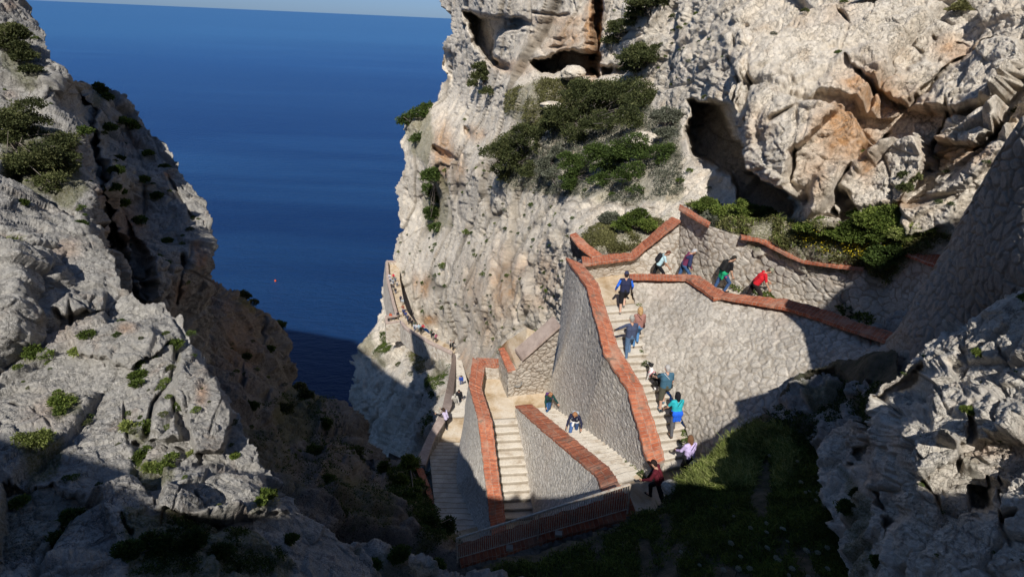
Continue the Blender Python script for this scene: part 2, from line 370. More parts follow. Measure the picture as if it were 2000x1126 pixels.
# ---- great sunlit cliff on the right
RC_out = [(862, -260), (862, 0), (878, 30), (879, 62), (864, 95), (863, 150), (846, 196), (832, 202), (812, 222), (784, 240), (786, 262), (778, 285), (789, 318), (784, 350), (771, 366), (776, 400), (782, 450), (768, 480), (767, 512), (768, 545),
          (778, 590), (800, 625), (850, 660), (885, 700), (895, 760), (905, 815), (940, 815), (1000, 735), (1070, 720), (1120, 640), (1160, 560), (1320, 500), (1450, 520), (1600, 580), (1750, 600), (1870, 540), (2160, 420), (2420, 360), (2420, -260)]
RC_ctl = [(862, -200, 104), (1100, -200, 50), (1300, -200, 42), (1700, -200, 24), (2150, -200, 17), (2420, -200, 14), (2420, 350, 11),
 (770, 500, 125), (780, 300, 115), (790, 400, 118), (870, 50, 110), (870, 150, 112), (820, 230, 112), (885, 655, 84), (830, 620, 100), (800, 580, 110), (870, 400, 97), (830, 400, 112),
 (950, 600, 52), (920, 690, 62), (905, 800, 44), (1000, 650, 42), (1060, 650, 34), (1095, 600, 30), (950, 400, 62), (1050, 450, 42), (1100, 420, 36), (1105, 500, 28), (1000, 720, 36), (1060, 710, 30),
 (1000, 370, 52), (960, 350, 58), (1000, 300, 55), (1100, 300, 43), (1200, 300, 34.5), (1300, 350, 27.5), (1330, 430, 24.6), (1200, 430, 27), (1250, 380, 28.5), (1130, 465, 25), (1200, 480, 24.3), (1260, 455, 24.2),
 (1000, 180, 58), (1100, 200, 50), (1200, 250, 40), (1250, 150, 42), (1250, 50, 42), (900, 200, 96), (930, 150, 84), (900, 20, 94), (960, 20, 67), (1050, 50, 56), (1130, 60, 50), (1190, 50, 47), (1130, 130, 50),
 (1350, 50, 36), (1340, 180, 32), (1400, 100, 28), (1450, 100, 25), (1420, 200, 24), (1450, 250, 22.3), (1500, 300, 20.8), (1550, 400, 19.4), (1600, 440, 18.9), (1400, 370, 24.5), (1340, 370, 25.5), (1480, 410, 21.6),
 (1600, 250, 19), (1700, 100, 20), (1600, 0, 24), (1700, 300, 18), (1700, 420, 17.4), (1750, 455, 16.6), (1850, 200, 16.3), (1900, 50, 17.5), (2000, 100, 15), (1850, 350, 15.6), (1950, 300, 14.6), (1800, 440, 16.2), (2000, 200, 14.5), (2150, 100, 13), (2150, 300, 12.5),
 (1450, 445, 20.4), (1600, 480, 18.0), (1720, 490, 16.7), (1800, 480, 15.8), (1450, 520, 21.5), (1600, 560, 19.5), (1750, 580, 17.6), (1870, 520, 15.8), (2100, 420, 13.6), (1330, 490, 24.5), (1200, 550, 26), (1120, 600, 28)]
RC_feat = [
 ([(908, 22), (955, 30), (1020, 38), (1030, 48), (985, 60), (968, 78), (965, 108), (998, 138), (962, 132), (925, 85)], 18, 8),
 ([(1028, 118), (1100, 98), (1165, 104), (1170, 152), (1115, 142), (1050, 140)], 12, 7),
 ([(1150, -60), (1180, -60), (1172, 60), (1172, 150), (1162, 150), (1156, 60)], 7, 7),
 ([(1346, 194), (1411, 200), (1436, 268), (1463, 298), (1457, 332), (1540, 376), (1562, 404), (1549, 428), (1485, 414), (1434, 388), (1420, 342), (1350, 305), (1335, 258)], 9, 9),
 ([(1172, 128), (1225, 132), (1225, 145), (1175, 150)], 3, 5),
 ([(842, 280), (880, 300), (890, 312), (870, 316), (845, 300)], 6, 5), ([(905, 240), (925, 262), (920, 275), (902, 262)], 5, 5),
 ([(860, 90), (880, 96), (890, 130), (880, 165), (866, 140)], 5, 6),
 # proud blocks of the overhanging mass
 ([(1455, 230), (1500, 170), (1560, 200), (1640, 225), (1560, 300), (1555, 390), (1480, 330)], -1.0, 8),
 ([(1640, 120), (1700, 100), (1760, 120), (1800, 90), (1840, 110), (1757, 190), (1702, 160)], -.9, 5),
 ([(1760, 192), (1850, 112), (1935, 60), (1990, 70), (1995, 150), (1960, 190), (1880, 200), (1836, 200)], -1.2, 7),
 ([(1700, 300), (1768, 235), (1800, 280), (1800, 325), (1760, 385), (1690, 430), (1665, 420), (1650, 360)], -1.0, 6),
 ([(1830, 215), (1890, 205), (1965, 205), (1955, 245), (1900, 280), (1812, 268)], -.8, 5),
 ([(1570, 410), (1600, 345), (1640, 330), (1635, 400), (1640, 455), (1600, 462), (1572, 445)], -.9, 6),
 ([(1760, 400), (1860, 345), (1950, 265), (1995, 240), (1960, 300), (1880, 380), (1860, 440), (1770, 470), (1755, 440)], -.7, 6),
 ([(1565, 215), (1640, 120), (1700, 165), (1757, 195), (1735, 215), (1600, 190)], -.6, 5),
 ([(1400, 60), (1440, 40), (1470, 120), (1450, 220), (1420, 190)], -.9, 5)]
RC_crk = [([(1937, 55), (1840, 111), (1757, 192), (1692, 295), (1655, 346), (1620, 410)], 5, 1.6), ([(1965, 235), (1900, 286), (1845, 342), (1762, 402), (1690, 445)], 5, 1.6),
 ([(1637, 115), (1702, 157), (1757, 189)], 3, .9), ([(1840, 180), (1835, 222), (1799, 277), (1794, 330)], 4, 1.1), ([(1559, 203), (1562, 300), (1559, 351), (1540, 383)], 2.5, .8),
 ([(1466, 237), (1480, 115), (1500, 70)], 4, .9), ([(1397, 152), (1412, 90), (1425, 50)], 5, 1.2), ([(1440, 210), (1455, 120), (1470, 60)], 5, .9), ([(1515, 240), (1575, 205), (1640, 225)], 3, .7),
 ([(1330, 60), (1325, 110), (1350, 150), (1420, 185)], 3, .8), ([(1180, 90), (1230, 60), (1300, 62)], 2.5, .6), ([(1300, 130), (1340, 175), (1365, 185)], 3, .8),
 ([(960, 70), (1020, 60), (1085, 75), (1150, 55)], 2, 1.2), ([(1010, 20), (1080, 30), (1140, 20)], 2, 1.2), ([(1020, 95), (1085, 88), (1160, 85)], 2, 1.2),
 ([(1820, 60), (1900, 70), (2000, 62)], 4, .9), ([(1630, 20), (1660, 60), (1640, 115)], 4, .9), ([(1750, 0), (1745, 50), (1800, 90)], 3, .7), ([(1905, 150), (1950, 165), (2000, 150)], 3, .6),
 ([(870, 230), (860, 300), (878, 380)], 4, 3), ([(905, 300), (895, 380), (905, 440)], 3, 2), ([(985, 520), (1020, 560), (1000, 640)], 3, 1.0), ([(900, 420), (960, 480), (985, 540)], 3, 1.2),
 ([(1190, 200), (1240, 190), (1290, 130)], 2, .7), ([(1100, 400), (1180, 395), (1300, 405), (1360, 395)], 2.5, .5), ([(870, 480), (880, 540), (860, 600)], 3, 2)]
RC_st = [(1158, 70, 18, 90, 1.3), (1100, 40, 60, 14, .5), (1100, 75, 50, 30, .55), (1650, 265, 60, 64, 1.), (1710, 170, 70, 42, 1.), (1600, 340, 25, 50, .5), (1790, 185, 30, 30, .5), (1690, 300, 18, 50, .7), (1880, 300, 60, 22, .6), (1830, 290, 30, 30, .7),
 (1760, 400, 50, 14, .7), (1700, 440, 60, 12, .8), (1860, 80, 40, 25, .6), (985, 560, 24, 70, .6), (1010, 520, 14, 30, .5), (865, 300, 20, 60, .8), (1060, 540, 30, 60, .35), (930, 560, 30, 50, .3), (830, 560, 12, 22, .9), (838, 625, 16, 10, 1.), (812, 550, 10, 20, .5), (895, 330, 12, 40, .5),
 (925, 260, 20, 15, .5), (1040, 590, 30, 20, .35), (905, 720, 18, 50, .45), (950, 640, 20, 40, .35), (1490, 250, 30, 30, .25), (1540, 60, 60, 25, .2), (1640, 40, 40, 30, .2), (1900, 480, 30, 12, .5), (1000, 130, 40, 15, .5)]
RC_gr = [([(990, 175), (1060, 145), (1160, 160), (1150, 200), (1080, 240), (1010, 260), (985, 215)], .75), ([(960, 330), (1080, 230), (1250, 190), (1330, 240), (1330, 380), (1250, 400), (1050, 380), (960, 370)], .6),
 ([(1130, 460), (1230, 425), (1320, 410), (1290, 440), (1240, 495), (1150, 495)], .9), ([(1340, 395), (1440, 405), (1560, 430), (1700, 440), (1850, 450), (1860, 470), (1740, 540), (1600, 530), (1440, 470)], 1.),
 ([(785, 240), (840, 205), (850, 240), (835, 330), (800, 300)], .8), ([(835, 330), (878, 345), (878, 440), (850, 470), (818, 420)], .8), ([(985, 680), (1030, 645), (1050, 655), (1000, 700)], .9)]
rk = rocky([(6, .8, .34), (2.1, .32, .15), (.8, .12, .06), (.3, .04, .02)], diag, (1, 1, .62), rough=.24, rscale=1.1, seed=5, big=.6)
def rk_rc(P, U, V, z):
    h, c = rk(P, U, V, z)
    far = ss(26, 60, z)
    pl, e, r = facet(P, 11, 200, rotm(20, 10, 0), (1, 1, 1.9)); pl2, e2, r2 = facet(P, 4.2, 203, rotm(20, 10, 0), (1, 1, 2.2))
    h = h*(1-.7*far)+far*(.75*pl-.45*(1-ss(0, .04, e))+.32*pl2-.2*(1-ss(0, .04, e2))+.3*fbm(P/3, 4, 210))
    calm = np.zeros(U.shape)
    for (a, b_, ru, rv) in ((1230, 300, 150, 110), (1600, 490, 260, 45), (1210, 465, 90, 35), (1320, 440, 70, 50)): calm = np.maximum(calm, np.exp(-(((U-a)/ru)**2+((V-b_)/rv)**2)**2))
    return h*(1-.75*calm), np.maximum(c, far*.7*(1-ss(0, .07, e)))*(1-.6*calm)
o, RC = relief('cliff', RC_out, RC_ctl, ROCK_WARM, st_(2.0), RC_feat, RC_crk, RC_st, RC_gr, rk_rc, skirt=.3); tag(o, 'sunlit limestone cliff with overhangs and rust streaks right of the sea', kind='structure')
# ---- promontory under the cliff path
PR_out = [(757, 512), (748, 540), (745, 560), (740, 600), (733, 625), (716, 650), (700, 670), (688, 700), (684, 740), (676, 775), (690, 830), (700, 960), (860, 960), (905, 800), (905, 700), (884, 686), (838, 668), (811, 652), (783, 634), (779, 600), (772, 560), (764, 512)]
PR_ctl = [(757, 512, 127), (745, 560, 124), (735, 620, 114), (700, 670, 114), (680, 770, 108), (760, 650, 107), (775, 600, 113), (830, 675, 94), (880, 692, 80), (855, 800, 44), (830, 800, 52), (780, 800, 76), (720, 800, 96), (820, 885, 44), (750, 880, 76), (800, 720, 82), (760, 700, 96), (880, 730, 60), (870, 755, 52), (838, 845, 41), (810, 920, 40), (900, 790, 42), (700, 950, 90), (850, 950, 38)]
o, PR = relief('headland', PR_out, PR_ctl, ROCK_FAR, st_(2.0), (), [([(735, 700), (730, 760), (745, 850)], 5, 3), ([(700, 690), (715, 740), (705, 800)], 4, 3), ([(770, 640), (780, 700), (775, 760)], 3, 1.5)],
 [(830, 720, 15, 15, .3)], [([(745, 650), (765, 648), (768, 690), (745, 712), (728, 700)], 1.), ([(700, 665), (735, 650), (725, 680), (705, 690)], .8), ([(850, 720), (885, 700), (872, 745), (840, 775), (835, 745)], 1.), ([(800, 690), (870, 700), (860, 725), (815, 730)], .6), ([(830, 830), (845, 800), (850, 830), (830, 870)], .9), ([(820, 640), (850, 680), (820, 670)], .5)],
 rocky([(9, 1.5, .8), (3.2, .5, .35), (1.3, .2, .15)], rotm(15, 10, 0), (1, 1, 2.4), rough=.6, rscale=2.5, seed=40), skirt=.25); tag(o, 'pale rocky headland dropping to the sea below the path', kind='structure')
# ---- upper left mass
LU_out = [(-360, -260), (38, -260), (40, 0), (62, 40), (88, 96), (118, 140), (134, 156), (165, 158), (200, 178), (235, 192), (262, 218), (290, 250), (330, 285), (365, 340), (400, 385), (418, 430), (428, 490), (426, 560), (418, 640), (400, 760), (-360, 760)]
LU_ctl = [(0, -200, 17.5), (-200, -200, 15), (-200, 300, 9), (0, 0, 15), (40, 20, 15.6), (90, 110, 14.5), (130, 155, 14), (0, 120, 13), (60, 200, 12.6), (110, 230, 12.5), (160, 260, 12.8), (200, 350, 12), (215, 380, 12), (0, 300, 10.5), (100, 400, 10), (180, 450, 9.8), (0, 450, 8.2), (230, 200, 20.5), (330, 290, 19), (400, 400, 17), (425, 500, 15.6), (300, 350, 16.6), (260, 450, 13.8), (350, 500, 14.4), (300, 550, 12.6), (200, 520, 10.6), (400, 600, 16.6), (210, 270, 18), (240, 400, 15), (300, 650, 14), (200, 620, 10.5), (400, 740, 19), (100, 620, 8.2), (0, 600, 7), (160, 170, 19)]
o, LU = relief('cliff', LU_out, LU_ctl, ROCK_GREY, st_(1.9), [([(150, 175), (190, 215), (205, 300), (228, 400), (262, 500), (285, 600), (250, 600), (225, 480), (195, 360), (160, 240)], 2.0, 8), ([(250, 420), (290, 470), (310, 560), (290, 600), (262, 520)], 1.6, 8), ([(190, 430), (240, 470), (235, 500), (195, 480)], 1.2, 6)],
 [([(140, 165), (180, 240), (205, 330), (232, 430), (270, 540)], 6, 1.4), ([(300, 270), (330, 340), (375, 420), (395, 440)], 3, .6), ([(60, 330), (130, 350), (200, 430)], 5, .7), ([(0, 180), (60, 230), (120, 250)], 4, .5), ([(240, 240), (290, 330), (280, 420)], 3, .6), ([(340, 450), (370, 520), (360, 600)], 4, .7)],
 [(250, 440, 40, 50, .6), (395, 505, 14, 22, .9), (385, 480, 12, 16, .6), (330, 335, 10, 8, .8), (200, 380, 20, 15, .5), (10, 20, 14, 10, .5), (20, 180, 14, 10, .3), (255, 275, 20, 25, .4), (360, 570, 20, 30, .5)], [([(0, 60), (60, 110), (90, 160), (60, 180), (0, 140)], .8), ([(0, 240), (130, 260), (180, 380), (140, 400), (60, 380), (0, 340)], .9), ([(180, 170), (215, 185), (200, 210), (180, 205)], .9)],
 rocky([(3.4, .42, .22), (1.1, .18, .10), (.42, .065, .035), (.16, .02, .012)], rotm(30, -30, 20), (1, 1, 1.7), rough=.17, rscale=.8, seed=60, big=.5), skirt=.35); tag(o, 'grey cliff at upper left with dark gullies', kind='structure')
# ---- near slabs, lower left
LL_out = [(-360, 440), (0, 440), (40, 425), (95, 440), (140, 452), (178, 448), (205, 470), (222, 500), (240, 560), (280, 590), (320, 590), (352, 625), (374, 676), (400, 700), (418, 728), (440, 775), (458, 808), (480, 850), (500, 880), (517, 924), (550, 940), (575, 965), (588, 1004), (640, 1040), (720, 1120), (740, 1300), (-360, 1300)]
LL_ctl = [(-200, 450, 8.6), (-200, 900, 5.2), (-200, 1250, 3.4), (0, 455, 8.8), (100, 450, 9.2), (190, 490, 9), (300, 640, 7.6), (370, 680, 7.4), (415, 740, 6.8), (300, 750, 6.5), (450, 820, 6.3), (350, 850, 5.8), (500, 900, 6.0), (550, 955, 6.0), (200, 700, 7.0), (100, 640, 7.5), (0, 700, 6.9), (100, 850, 5.5), (200, 950, 4.9), (400, 950, 5.4), (300, 1050, 4.4), (450, 1050, 4.8), (600, 1050, 5.7), (600, 1126, 5.1), (0, 1000, 4.3), (0, 1126, 3.7), (300, 1126, 3.9), (450, 1126, 4.3), (700, 1126, 5.8), (200, 1250, 3.2), (600, 1250, 4.2), (230, 600, 8.2), (0, 560, 7.4)]
LL_crk = [([(345, 690), (335, 740), (300, 790), (285, 840)], 5, .5), ([(340, 775), (358, 830), (355, 860), (330, 865)], 3.5, .35), ([(120, 620), (95, 600), (150, 575)], 5, .3), ([(260, 860), (330, 862), (400, 890), (440, 900)], 6, .35), ([(40, 850), (120, 900), (200, 960), (250, 1060)], 9, .5),
 ([(130, 560), (140, 640), (120, 700)], 6, .35), ([(280, 960), (300, 1000), (400, 1025), (440, 1020)], 7, .35), ([(200, 700), (240, 780), (250, 860)], 5, .25), ([(370, 930), (400, 980), (410, 1010)], 3, .2), ([(440, 760), (410, 840), (430, 900)], 3, .15), ([(0, 770), (60, 790), (110, 850)], 6, .3), ([(210, 660), (290, 690), (345, 680)], 4, .25)]
LL_gr = [([(0, 480), (30, 485), (60, 560), (60, 620), (30, 690), (0, 700)], 1.), ([(40, 690), (100, 690), (110, 710), (50, 712)], .8), ([(85, 760), (150, 770), (165, 810), (110, 830)], .9), ([(40, 850), (120, 850), (120, 905), (50, 930)], 1.), ([(230, 820), (290, 830), (300, 870), (240, 850)], .9), ([(250, 900), (340, 880), (345, 930), (290, 960), (250, 945)], .9), ([(230, 1000), (430, 1020), (560, 1080), (560, 1200), (250, 1200)], .9), ([(0, 930), (130, 940), (180, 1020), (100, 1100), (0, 1100)], .4), ([(475, 990), (545, 945), (550, 975), (500, 1010)], .8), ([(325, 670), (360, 680), (350, 710), (330, 700)], .8)]
LL_crk = [(l_, w_*.8, d_*.5) for l_, w_, d_ in LL_crk]
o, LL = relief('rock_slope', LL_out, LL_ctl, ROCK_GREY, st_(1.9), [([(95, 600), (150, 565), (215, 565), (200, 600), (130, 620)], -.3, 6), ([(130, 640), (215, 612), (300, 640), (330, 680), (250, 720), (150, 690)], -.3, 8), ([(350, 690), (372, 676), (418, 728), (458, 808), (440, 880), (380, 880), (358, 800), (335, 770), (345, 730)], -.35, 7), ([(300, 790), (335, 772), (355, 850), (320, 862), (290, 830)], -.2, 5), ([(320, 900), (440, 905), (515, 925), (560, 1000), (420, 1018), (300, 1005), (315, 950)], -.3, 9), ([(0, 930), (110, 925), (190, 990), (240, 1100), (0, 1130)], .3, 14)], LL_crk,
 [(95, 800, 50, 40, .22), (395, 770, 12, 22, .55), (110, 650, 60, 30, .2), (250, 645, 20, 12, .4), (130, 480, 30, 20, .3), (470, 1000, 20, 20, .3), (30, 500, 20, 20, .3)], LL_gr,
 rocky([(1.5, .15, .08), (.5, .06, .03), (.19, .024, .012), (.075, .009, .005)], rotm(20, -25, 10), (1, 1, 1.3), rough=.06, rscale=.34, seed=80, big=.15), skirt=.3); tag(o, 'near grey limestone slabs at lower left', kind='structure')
# ---- bottom strip of foreground rocks
LB_out = [(410, 1140), (425, 1060), (440, 1030), (470, 1005), (520, 1015), (560, 1022), (620, 1012), (680, 1045), (740, 1060), (800, 1072), (850, 1088), (880, 1105), (930, 1102), (960, 1115), (1020, 1130), (1060, 1300), (400, 1300)]
LB_ctl = [(480, 1010, 6.0), (440, 1040, 5.6), (560, 1030, 6.6), (620, 1020, 7.2), (700, 1055, 7.6), (860, 1095, 8.6), (1000, 1130, 8.6), (700, 1126, 6.4), (450, 1126, 4.5), (900, 1250, 6.2), (560, 1126, 5.4), (500, 1250, 4)]
o, LB = relief('rock_slope', LB_out, LB_ctl, ROCK_GREY, st_(1.9), (), (), [(500, 1060, 20, 30, .5), (470, 1090, 20, 20, .4)], [([(560, 1030), (680, 1050), (700, 1126), (560, 1126)], .8), ([(720, 1080), (860, 1100), (860, 1140), (720, 1140)], .7)],
 rocky([(.62, .24, .10), (.24, .08, .04)], rotm(10, 40, 5), (1, 1, 1), rough=.09, rscale=.3, seed=88), skirt=.3); tag(o, 'broken foreground rocks along the lower edge', kind='structure')
# ---- shaded cliff and gully in the middle left
LM_out = [(395, 540), (430, 552), (462, 572), (498, 598), (525, 612), (545, 630), (560, 672), (576, 705), (578, 745), (600, 748), (612, 762), (640, 775), (646, 790), (672, 795), (690, 812), (715, 826), (740, 860), (768, 888), (790, 905), (830, 905), (860, 1000), (885, 1080), (900, 1160), (560, 1200), (440, 1000), (120, 900), (120, 540), (330, 560)]
LM_ctl = [(130, 560, 38), (130, 880, 22), (340, 560, 42), (430, 560, 46), (500, 605, 52), (570, 700, 50), (575, 745, 46), (500, 700, 38), (450, 700, 32), (400, 650, 30), (380, 740, 24), (612, 770, 42), (645, 795, 38), (560, 800, 29), (480, 800, 20), (430, 800, 18), (520, 900, 16), (600, 900, 19), (690, 815, 36), (700, 900, 25), (768, 890, 33), (650, 1000, 13.5), (760, 1000, 19), (790, 950, 25), (825, 920, 30.5), (850, 1000, 25.5), (875, 1080, 22.5), (550, 960, 12.5), (700, 1060, 13), (850, 1150, 15), (600, 1150, 9), (740, 940, 25)]
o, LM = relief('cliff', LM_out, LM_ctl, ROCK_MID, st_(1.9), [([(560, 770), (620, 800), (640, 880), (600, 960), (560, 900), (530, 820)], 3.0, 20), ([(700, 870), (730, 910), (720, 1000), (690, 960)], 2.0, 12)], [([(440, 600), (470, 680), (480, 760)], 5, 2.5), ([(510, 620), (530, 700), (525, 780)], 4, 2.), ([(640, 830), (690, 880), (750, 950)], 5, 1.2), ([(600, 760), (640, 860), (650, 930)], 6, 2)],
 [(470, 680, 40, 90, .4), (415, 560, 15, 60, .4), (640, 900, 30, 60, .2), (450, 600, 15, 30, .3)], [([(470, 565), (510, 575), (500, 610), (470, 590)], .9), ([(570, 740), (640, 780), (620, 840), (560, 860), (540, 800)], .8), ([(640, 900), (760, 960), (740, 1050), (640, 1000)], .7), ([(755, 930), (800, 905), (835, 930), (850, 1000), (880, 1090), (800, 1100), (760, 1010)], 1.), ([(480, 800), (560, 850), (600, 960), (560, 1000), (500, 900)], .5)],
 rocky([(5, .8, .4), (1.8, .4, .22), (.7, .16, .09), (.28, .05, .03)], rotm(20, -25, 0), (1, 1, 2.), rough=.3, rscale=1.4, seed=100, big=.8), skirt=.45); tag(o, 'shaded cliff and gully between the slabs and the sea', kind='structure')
# ---- near rocks, lower right
RR_out = [(1598, 960), (1586, 900), (1600, 850), (1650, 815), (1700, 850), (1712, 770), (1760, 735), (1775, 700), (1800, 660), (1828, 615), (1865, 602), (1920, 590), (1950, 560), (2005, 530), (2200, 430), (2420, 380), (2420, 1300), (1650, 1300), (1640, 1130)]
RR_ctl = [(1600, 900, 10.4), (1650, 830, 10.2), (1680, 900, 8.8), (1715, 780, 7.7), (1760, 740, 7.7), (1830, 620, 7.9), (1870, 610, 7.6), (1950, 565, 7.0), (2050, 520, 6.2), (2200, 440, 5.4), (2420, 400, 4.8), (2420, 1200, 3.3), (1800, 720, 7.3), (1900, 720, 6.6), (2000, 700, 6.0), (1740, 860, 6.7), (1850, 850, 6.1), (2000, 850, 5.4), (1750, 950, 6.0), (1900, 950, 5.4), (2000, 1000, 4.9), (1800, 1050, 5.4), (1750, 1126, 5.6), (1900, 1126, 4.8), (2100, 1126, 4.3), (1660, 1000, 7.6), (1650, 1126, 6.4), (1700, 1250, 5.2), (2150, 800, 5.0), (2100, 1280, 4)]
RR_crk = [([(1780, 720), (1830, 760), (1860, 830), (1870, 880)], 4, .35), ([(1725, 830), (1770, 870), (1790, 900)], 4, .3), ([(1870, 690), (1900, 760), (1960, 800)], 4, .3), ([(1700, 930), (1780, 920), (1830, 960), (1850, 1080)], 6, .4), ([(1890, 920), (1900, 1000), (1940, 1030), (2000, 1010)], 6, .4), ([(1960, 890), (1945, 960), (1970, 1060)], 7, .5), ([(1860, 640), (1880, 700), (1850, 740)], 5, .3), ([(1930, 640), (1960, 720), (2000, 740)], 5, .3)]
RR_crk = [(l_, w_, d_*.6) for l_, w_, d_ in RR_crk]
o, RR = relief('rock_outcrop', RR_out, RR_ctl, ROCK_PALE, st_(1.9), [([(1712, 780), (1760, 738), (1800, 700), (1790, 800), (1740, 800)], .5, 8), ([(1715, 830), (1770, 800), (1860, 830), (1880, 880), (1780, 925), (1745, 900)], -.5, 8), ([(1790, 720), (1840, 700), (1890, 780), (1880, 860), (1830, 850), (1800, 780)], -.4, 6), ([(1650, 870), (1690, 860), (1710, 905), (1660, 920)], .8, 8), ([(1890, 940), (1930, 930), (1925, 1000), (1895, 990)], .6, 8), ([(1700, 960), (1740, 940), (1760, 1000), (1720, 1050)], .8, 12), ([(1880, 720), (1960, 780), (2000, 790), (2000, 860), (1900, 850)], -.3, 7)], RR_crk,
 [(1920, 880, 40, 18, .5), (1980, 880, 30, 20, .4), (1700, 930, 20, 20, .3)], [([(1650, 920), (1690, 960), (1690, 1120), (1640, 1130)], .9), ([(1870, 870), (1930, 900), (1900, 950)], .3)],
 rocky([(1.05, .26, .12), (.42, .11, .05), (.17, .035, .018), (.07, .012, .006)], rotm(25, 35, 15), (1, 1, 1.2), rough=.10, rscale=.4, seed=120, big=.3), skirt=.3); tag(o, 'fractured grey rock outcrop at lower right', kind='structure')
# ---- vegetated slope, bottom right
mS, tS, bS = mat('slope_soil'); pS = geo(tS)
cS = mix(tS, ramp(tS, noise(tS, pS, 3, 6, .7), [(.35, 0.), (.65, 1.)]), (.035, .038, .018), (.16, .135, .095)); cS = mix(tS, ramp(tS, noise(tS, pS, 14, 4, .7), [(.5, 0.), (.7, .6)]), cS, (.05, .08, .02))
tS.links.new(cS, bS.inputs['Base Color']); bS.inputs['Roughness'].default_value = .95; bump(tS, bS, noise(tS, pS, 9, 8, .75), 1., .12)
SL_out = [(930, 1110), (1000, 1082), (1100, 1060), (1180, 1040), (1240, 1010), (1290, 1010), (1312, 950), (1345, 930), (1375, 905), (1410, 885), (1450, 855), (1500, 805), (1560, 745), (1620, 715), (1700, 690), (1760, 690), (1760, 1300), (930, 1300)]
SL_ctl = [(960, 1126, 10.5), (1000, 1090, 11.4), (1100, 1070, 11.6), (1240, 1015, 12.6), (1290, 1010, 12.6), (1325, 945, 13.4), (1350, 895, 14.4), (1400, 880, 14.4), (1450, 850, 14.9), (1500, 805, 15), (1560, 755, 15.1), (1620, 725, 14.6), (1700, 700, 13.2), (1650, 850, 12.3), (1560, 900, 12.2), (1340, 1000, 12.2), (1500, 1000, 10.3), (1400, 1126, 8.6), (1680, 1126, 7.4), (1700, 950, 9.6), (1740, 800, 10.6), (1550, 820, 13.9), (1200, 1126, 9.4), (1200, 1250, 7.4), (1600, 1250, 5.8), (1740, 700, 12.6), (1000, 1250, 8)]
o, SL = relief('slope', SL_out, SL_ctl, mS, st_(3.), [([(1560, 740), (1640, 720), (1680, 770), (1600, 800)], .5, 10)], (), (), (), lambda P, U, V, z: (.22*fbm(P/.9, 5, 7)+.3*fbm(P/3, 2, 9), np.zeros(U.shape)), skirt=.2); tag(o, kind='structure')
o, SLR = relief('rubble', [(1480, 790), (1540, 770), (1560, 735), (1600, 718), (1650, 745), (1700, 740), (1720, 800), (1690, 860), (1640, 880), (1590, 880), (1560, 830)],
 [(1490, 800, 14.6), (1560, 745, 14.9), (1600, 725, 14.7), (1700, 745, 12.3), (1720, 800, 11.2), (1640, 880, 11.6), (1560, 830, 13.4), (1600, 800, 13.3), (1650, 780, 12.9)], ROCK_GREY, st_(2.2), (), (), (), [([(1560, 740), (1640, 740), (1640, 800), (1580, 800)], .9)],
 rocky([(.8, .55, .2), (.3, .15, .08)], rotm(10, 20, 5), rough=.15, rscale=.5, seed=140), skirt=.15); tag(o, kind='structure')
# ================================================================== UNSEEN CLIFF BEHIND THE VIEWPOINT, SHAPED FOR THE SHADOW IT CASTS
Ax = np.cross(Ld, (0, 0, 1.)); Ax /= np.linalg.norm(Ax); Bx = np.cross(Ax, Ld)
sil = [(-320, 62), (-119, 47), (-88, 44.5), (-45, 22.3), (-32.4, 15.2), (-19, 9), (-15.2, 7.3), (-12.6, 5.2), (-11.7, 2.), (-7.7, -.3), (-6.4, -.33), (-4.9, -.42), (-4.3, -.5), (-3.6, -.62), (-3.1, -.68), (-1.95, -.7), (-1.75, -.5), (-1.6, -.42), (-1.45, -.5), (-1.3, -.66), (-1.0, -.45), (-.85, -.2), (-.7, -.45), (.4, -.2), (1.6, .2), (2.7, .7), (4.3, .6), (5.0, .72), (5.5, 1.5), (5.9, 2.8), (6.5, 3.6), (7., 4.1), (7.5, 4.6), (8.0, 5.3), (8.5, 6.8), (9.2, 8.), (10.2, 8.8), (14, 11), (40, 26), (90, 42)]  # outline fitted to the wanted shadow edges; small bumps throw head shadows
aa = np.unique(np.r_[np.linspace(-320, -30, 36), np.linspace(-30, -8, 50), np.linspace(-8, 12, 110), np.linspace(12, 90, 30), [s[0] for s in sil]])
bb = np.interp(aa, [s[0] for s in sil], [s[1] for s in sil])+.06*np.clip(np.abs(aa)/4, .3, 12)*vnoise(np.stack([aa/np.clip(np.abs(aa)*.12, .5, 9), aa*0, aa*0], -1), 5)
YB = -2.2
q0 = aa[:, None]*Ax+bb[:, None]*Bx; tt = (YB-q0[:, 1])/Ld[1]; T = q0+tt[:, None]*Ld
rows = [T+[0, 0, -130.]*np.ones((len(aa), 1)), T+np.array([0, -.3, -6.]), T+np.array([0, .0, -1.5]), T, T+np.array([0, -1.5, -.4]), T+np.array([0, -12, -1.]), T+np.array([0, -60, -10.]), T+np.array([0, -61, -200.])]
G = np.stack(rows); nr, nc = G.shape[:2]; id_ = np.arange(nr*nc).reshape(nr, nc)
F_ = np.stack([id_[:-1, :-1], id_[:-1, 1:], id_[1:, 1:], id_[1:, :-1]], -1).reshape(-1, 4)
o = mesh_np('cliff', G.reshape(-1, 3), F_, ROCK_WARM, attrs=dict(stain=np.zeros(nr*nc), cav=np.zeros(nr*nc), green=np.zeros(nr*nc))); tag(o, kind='structure')
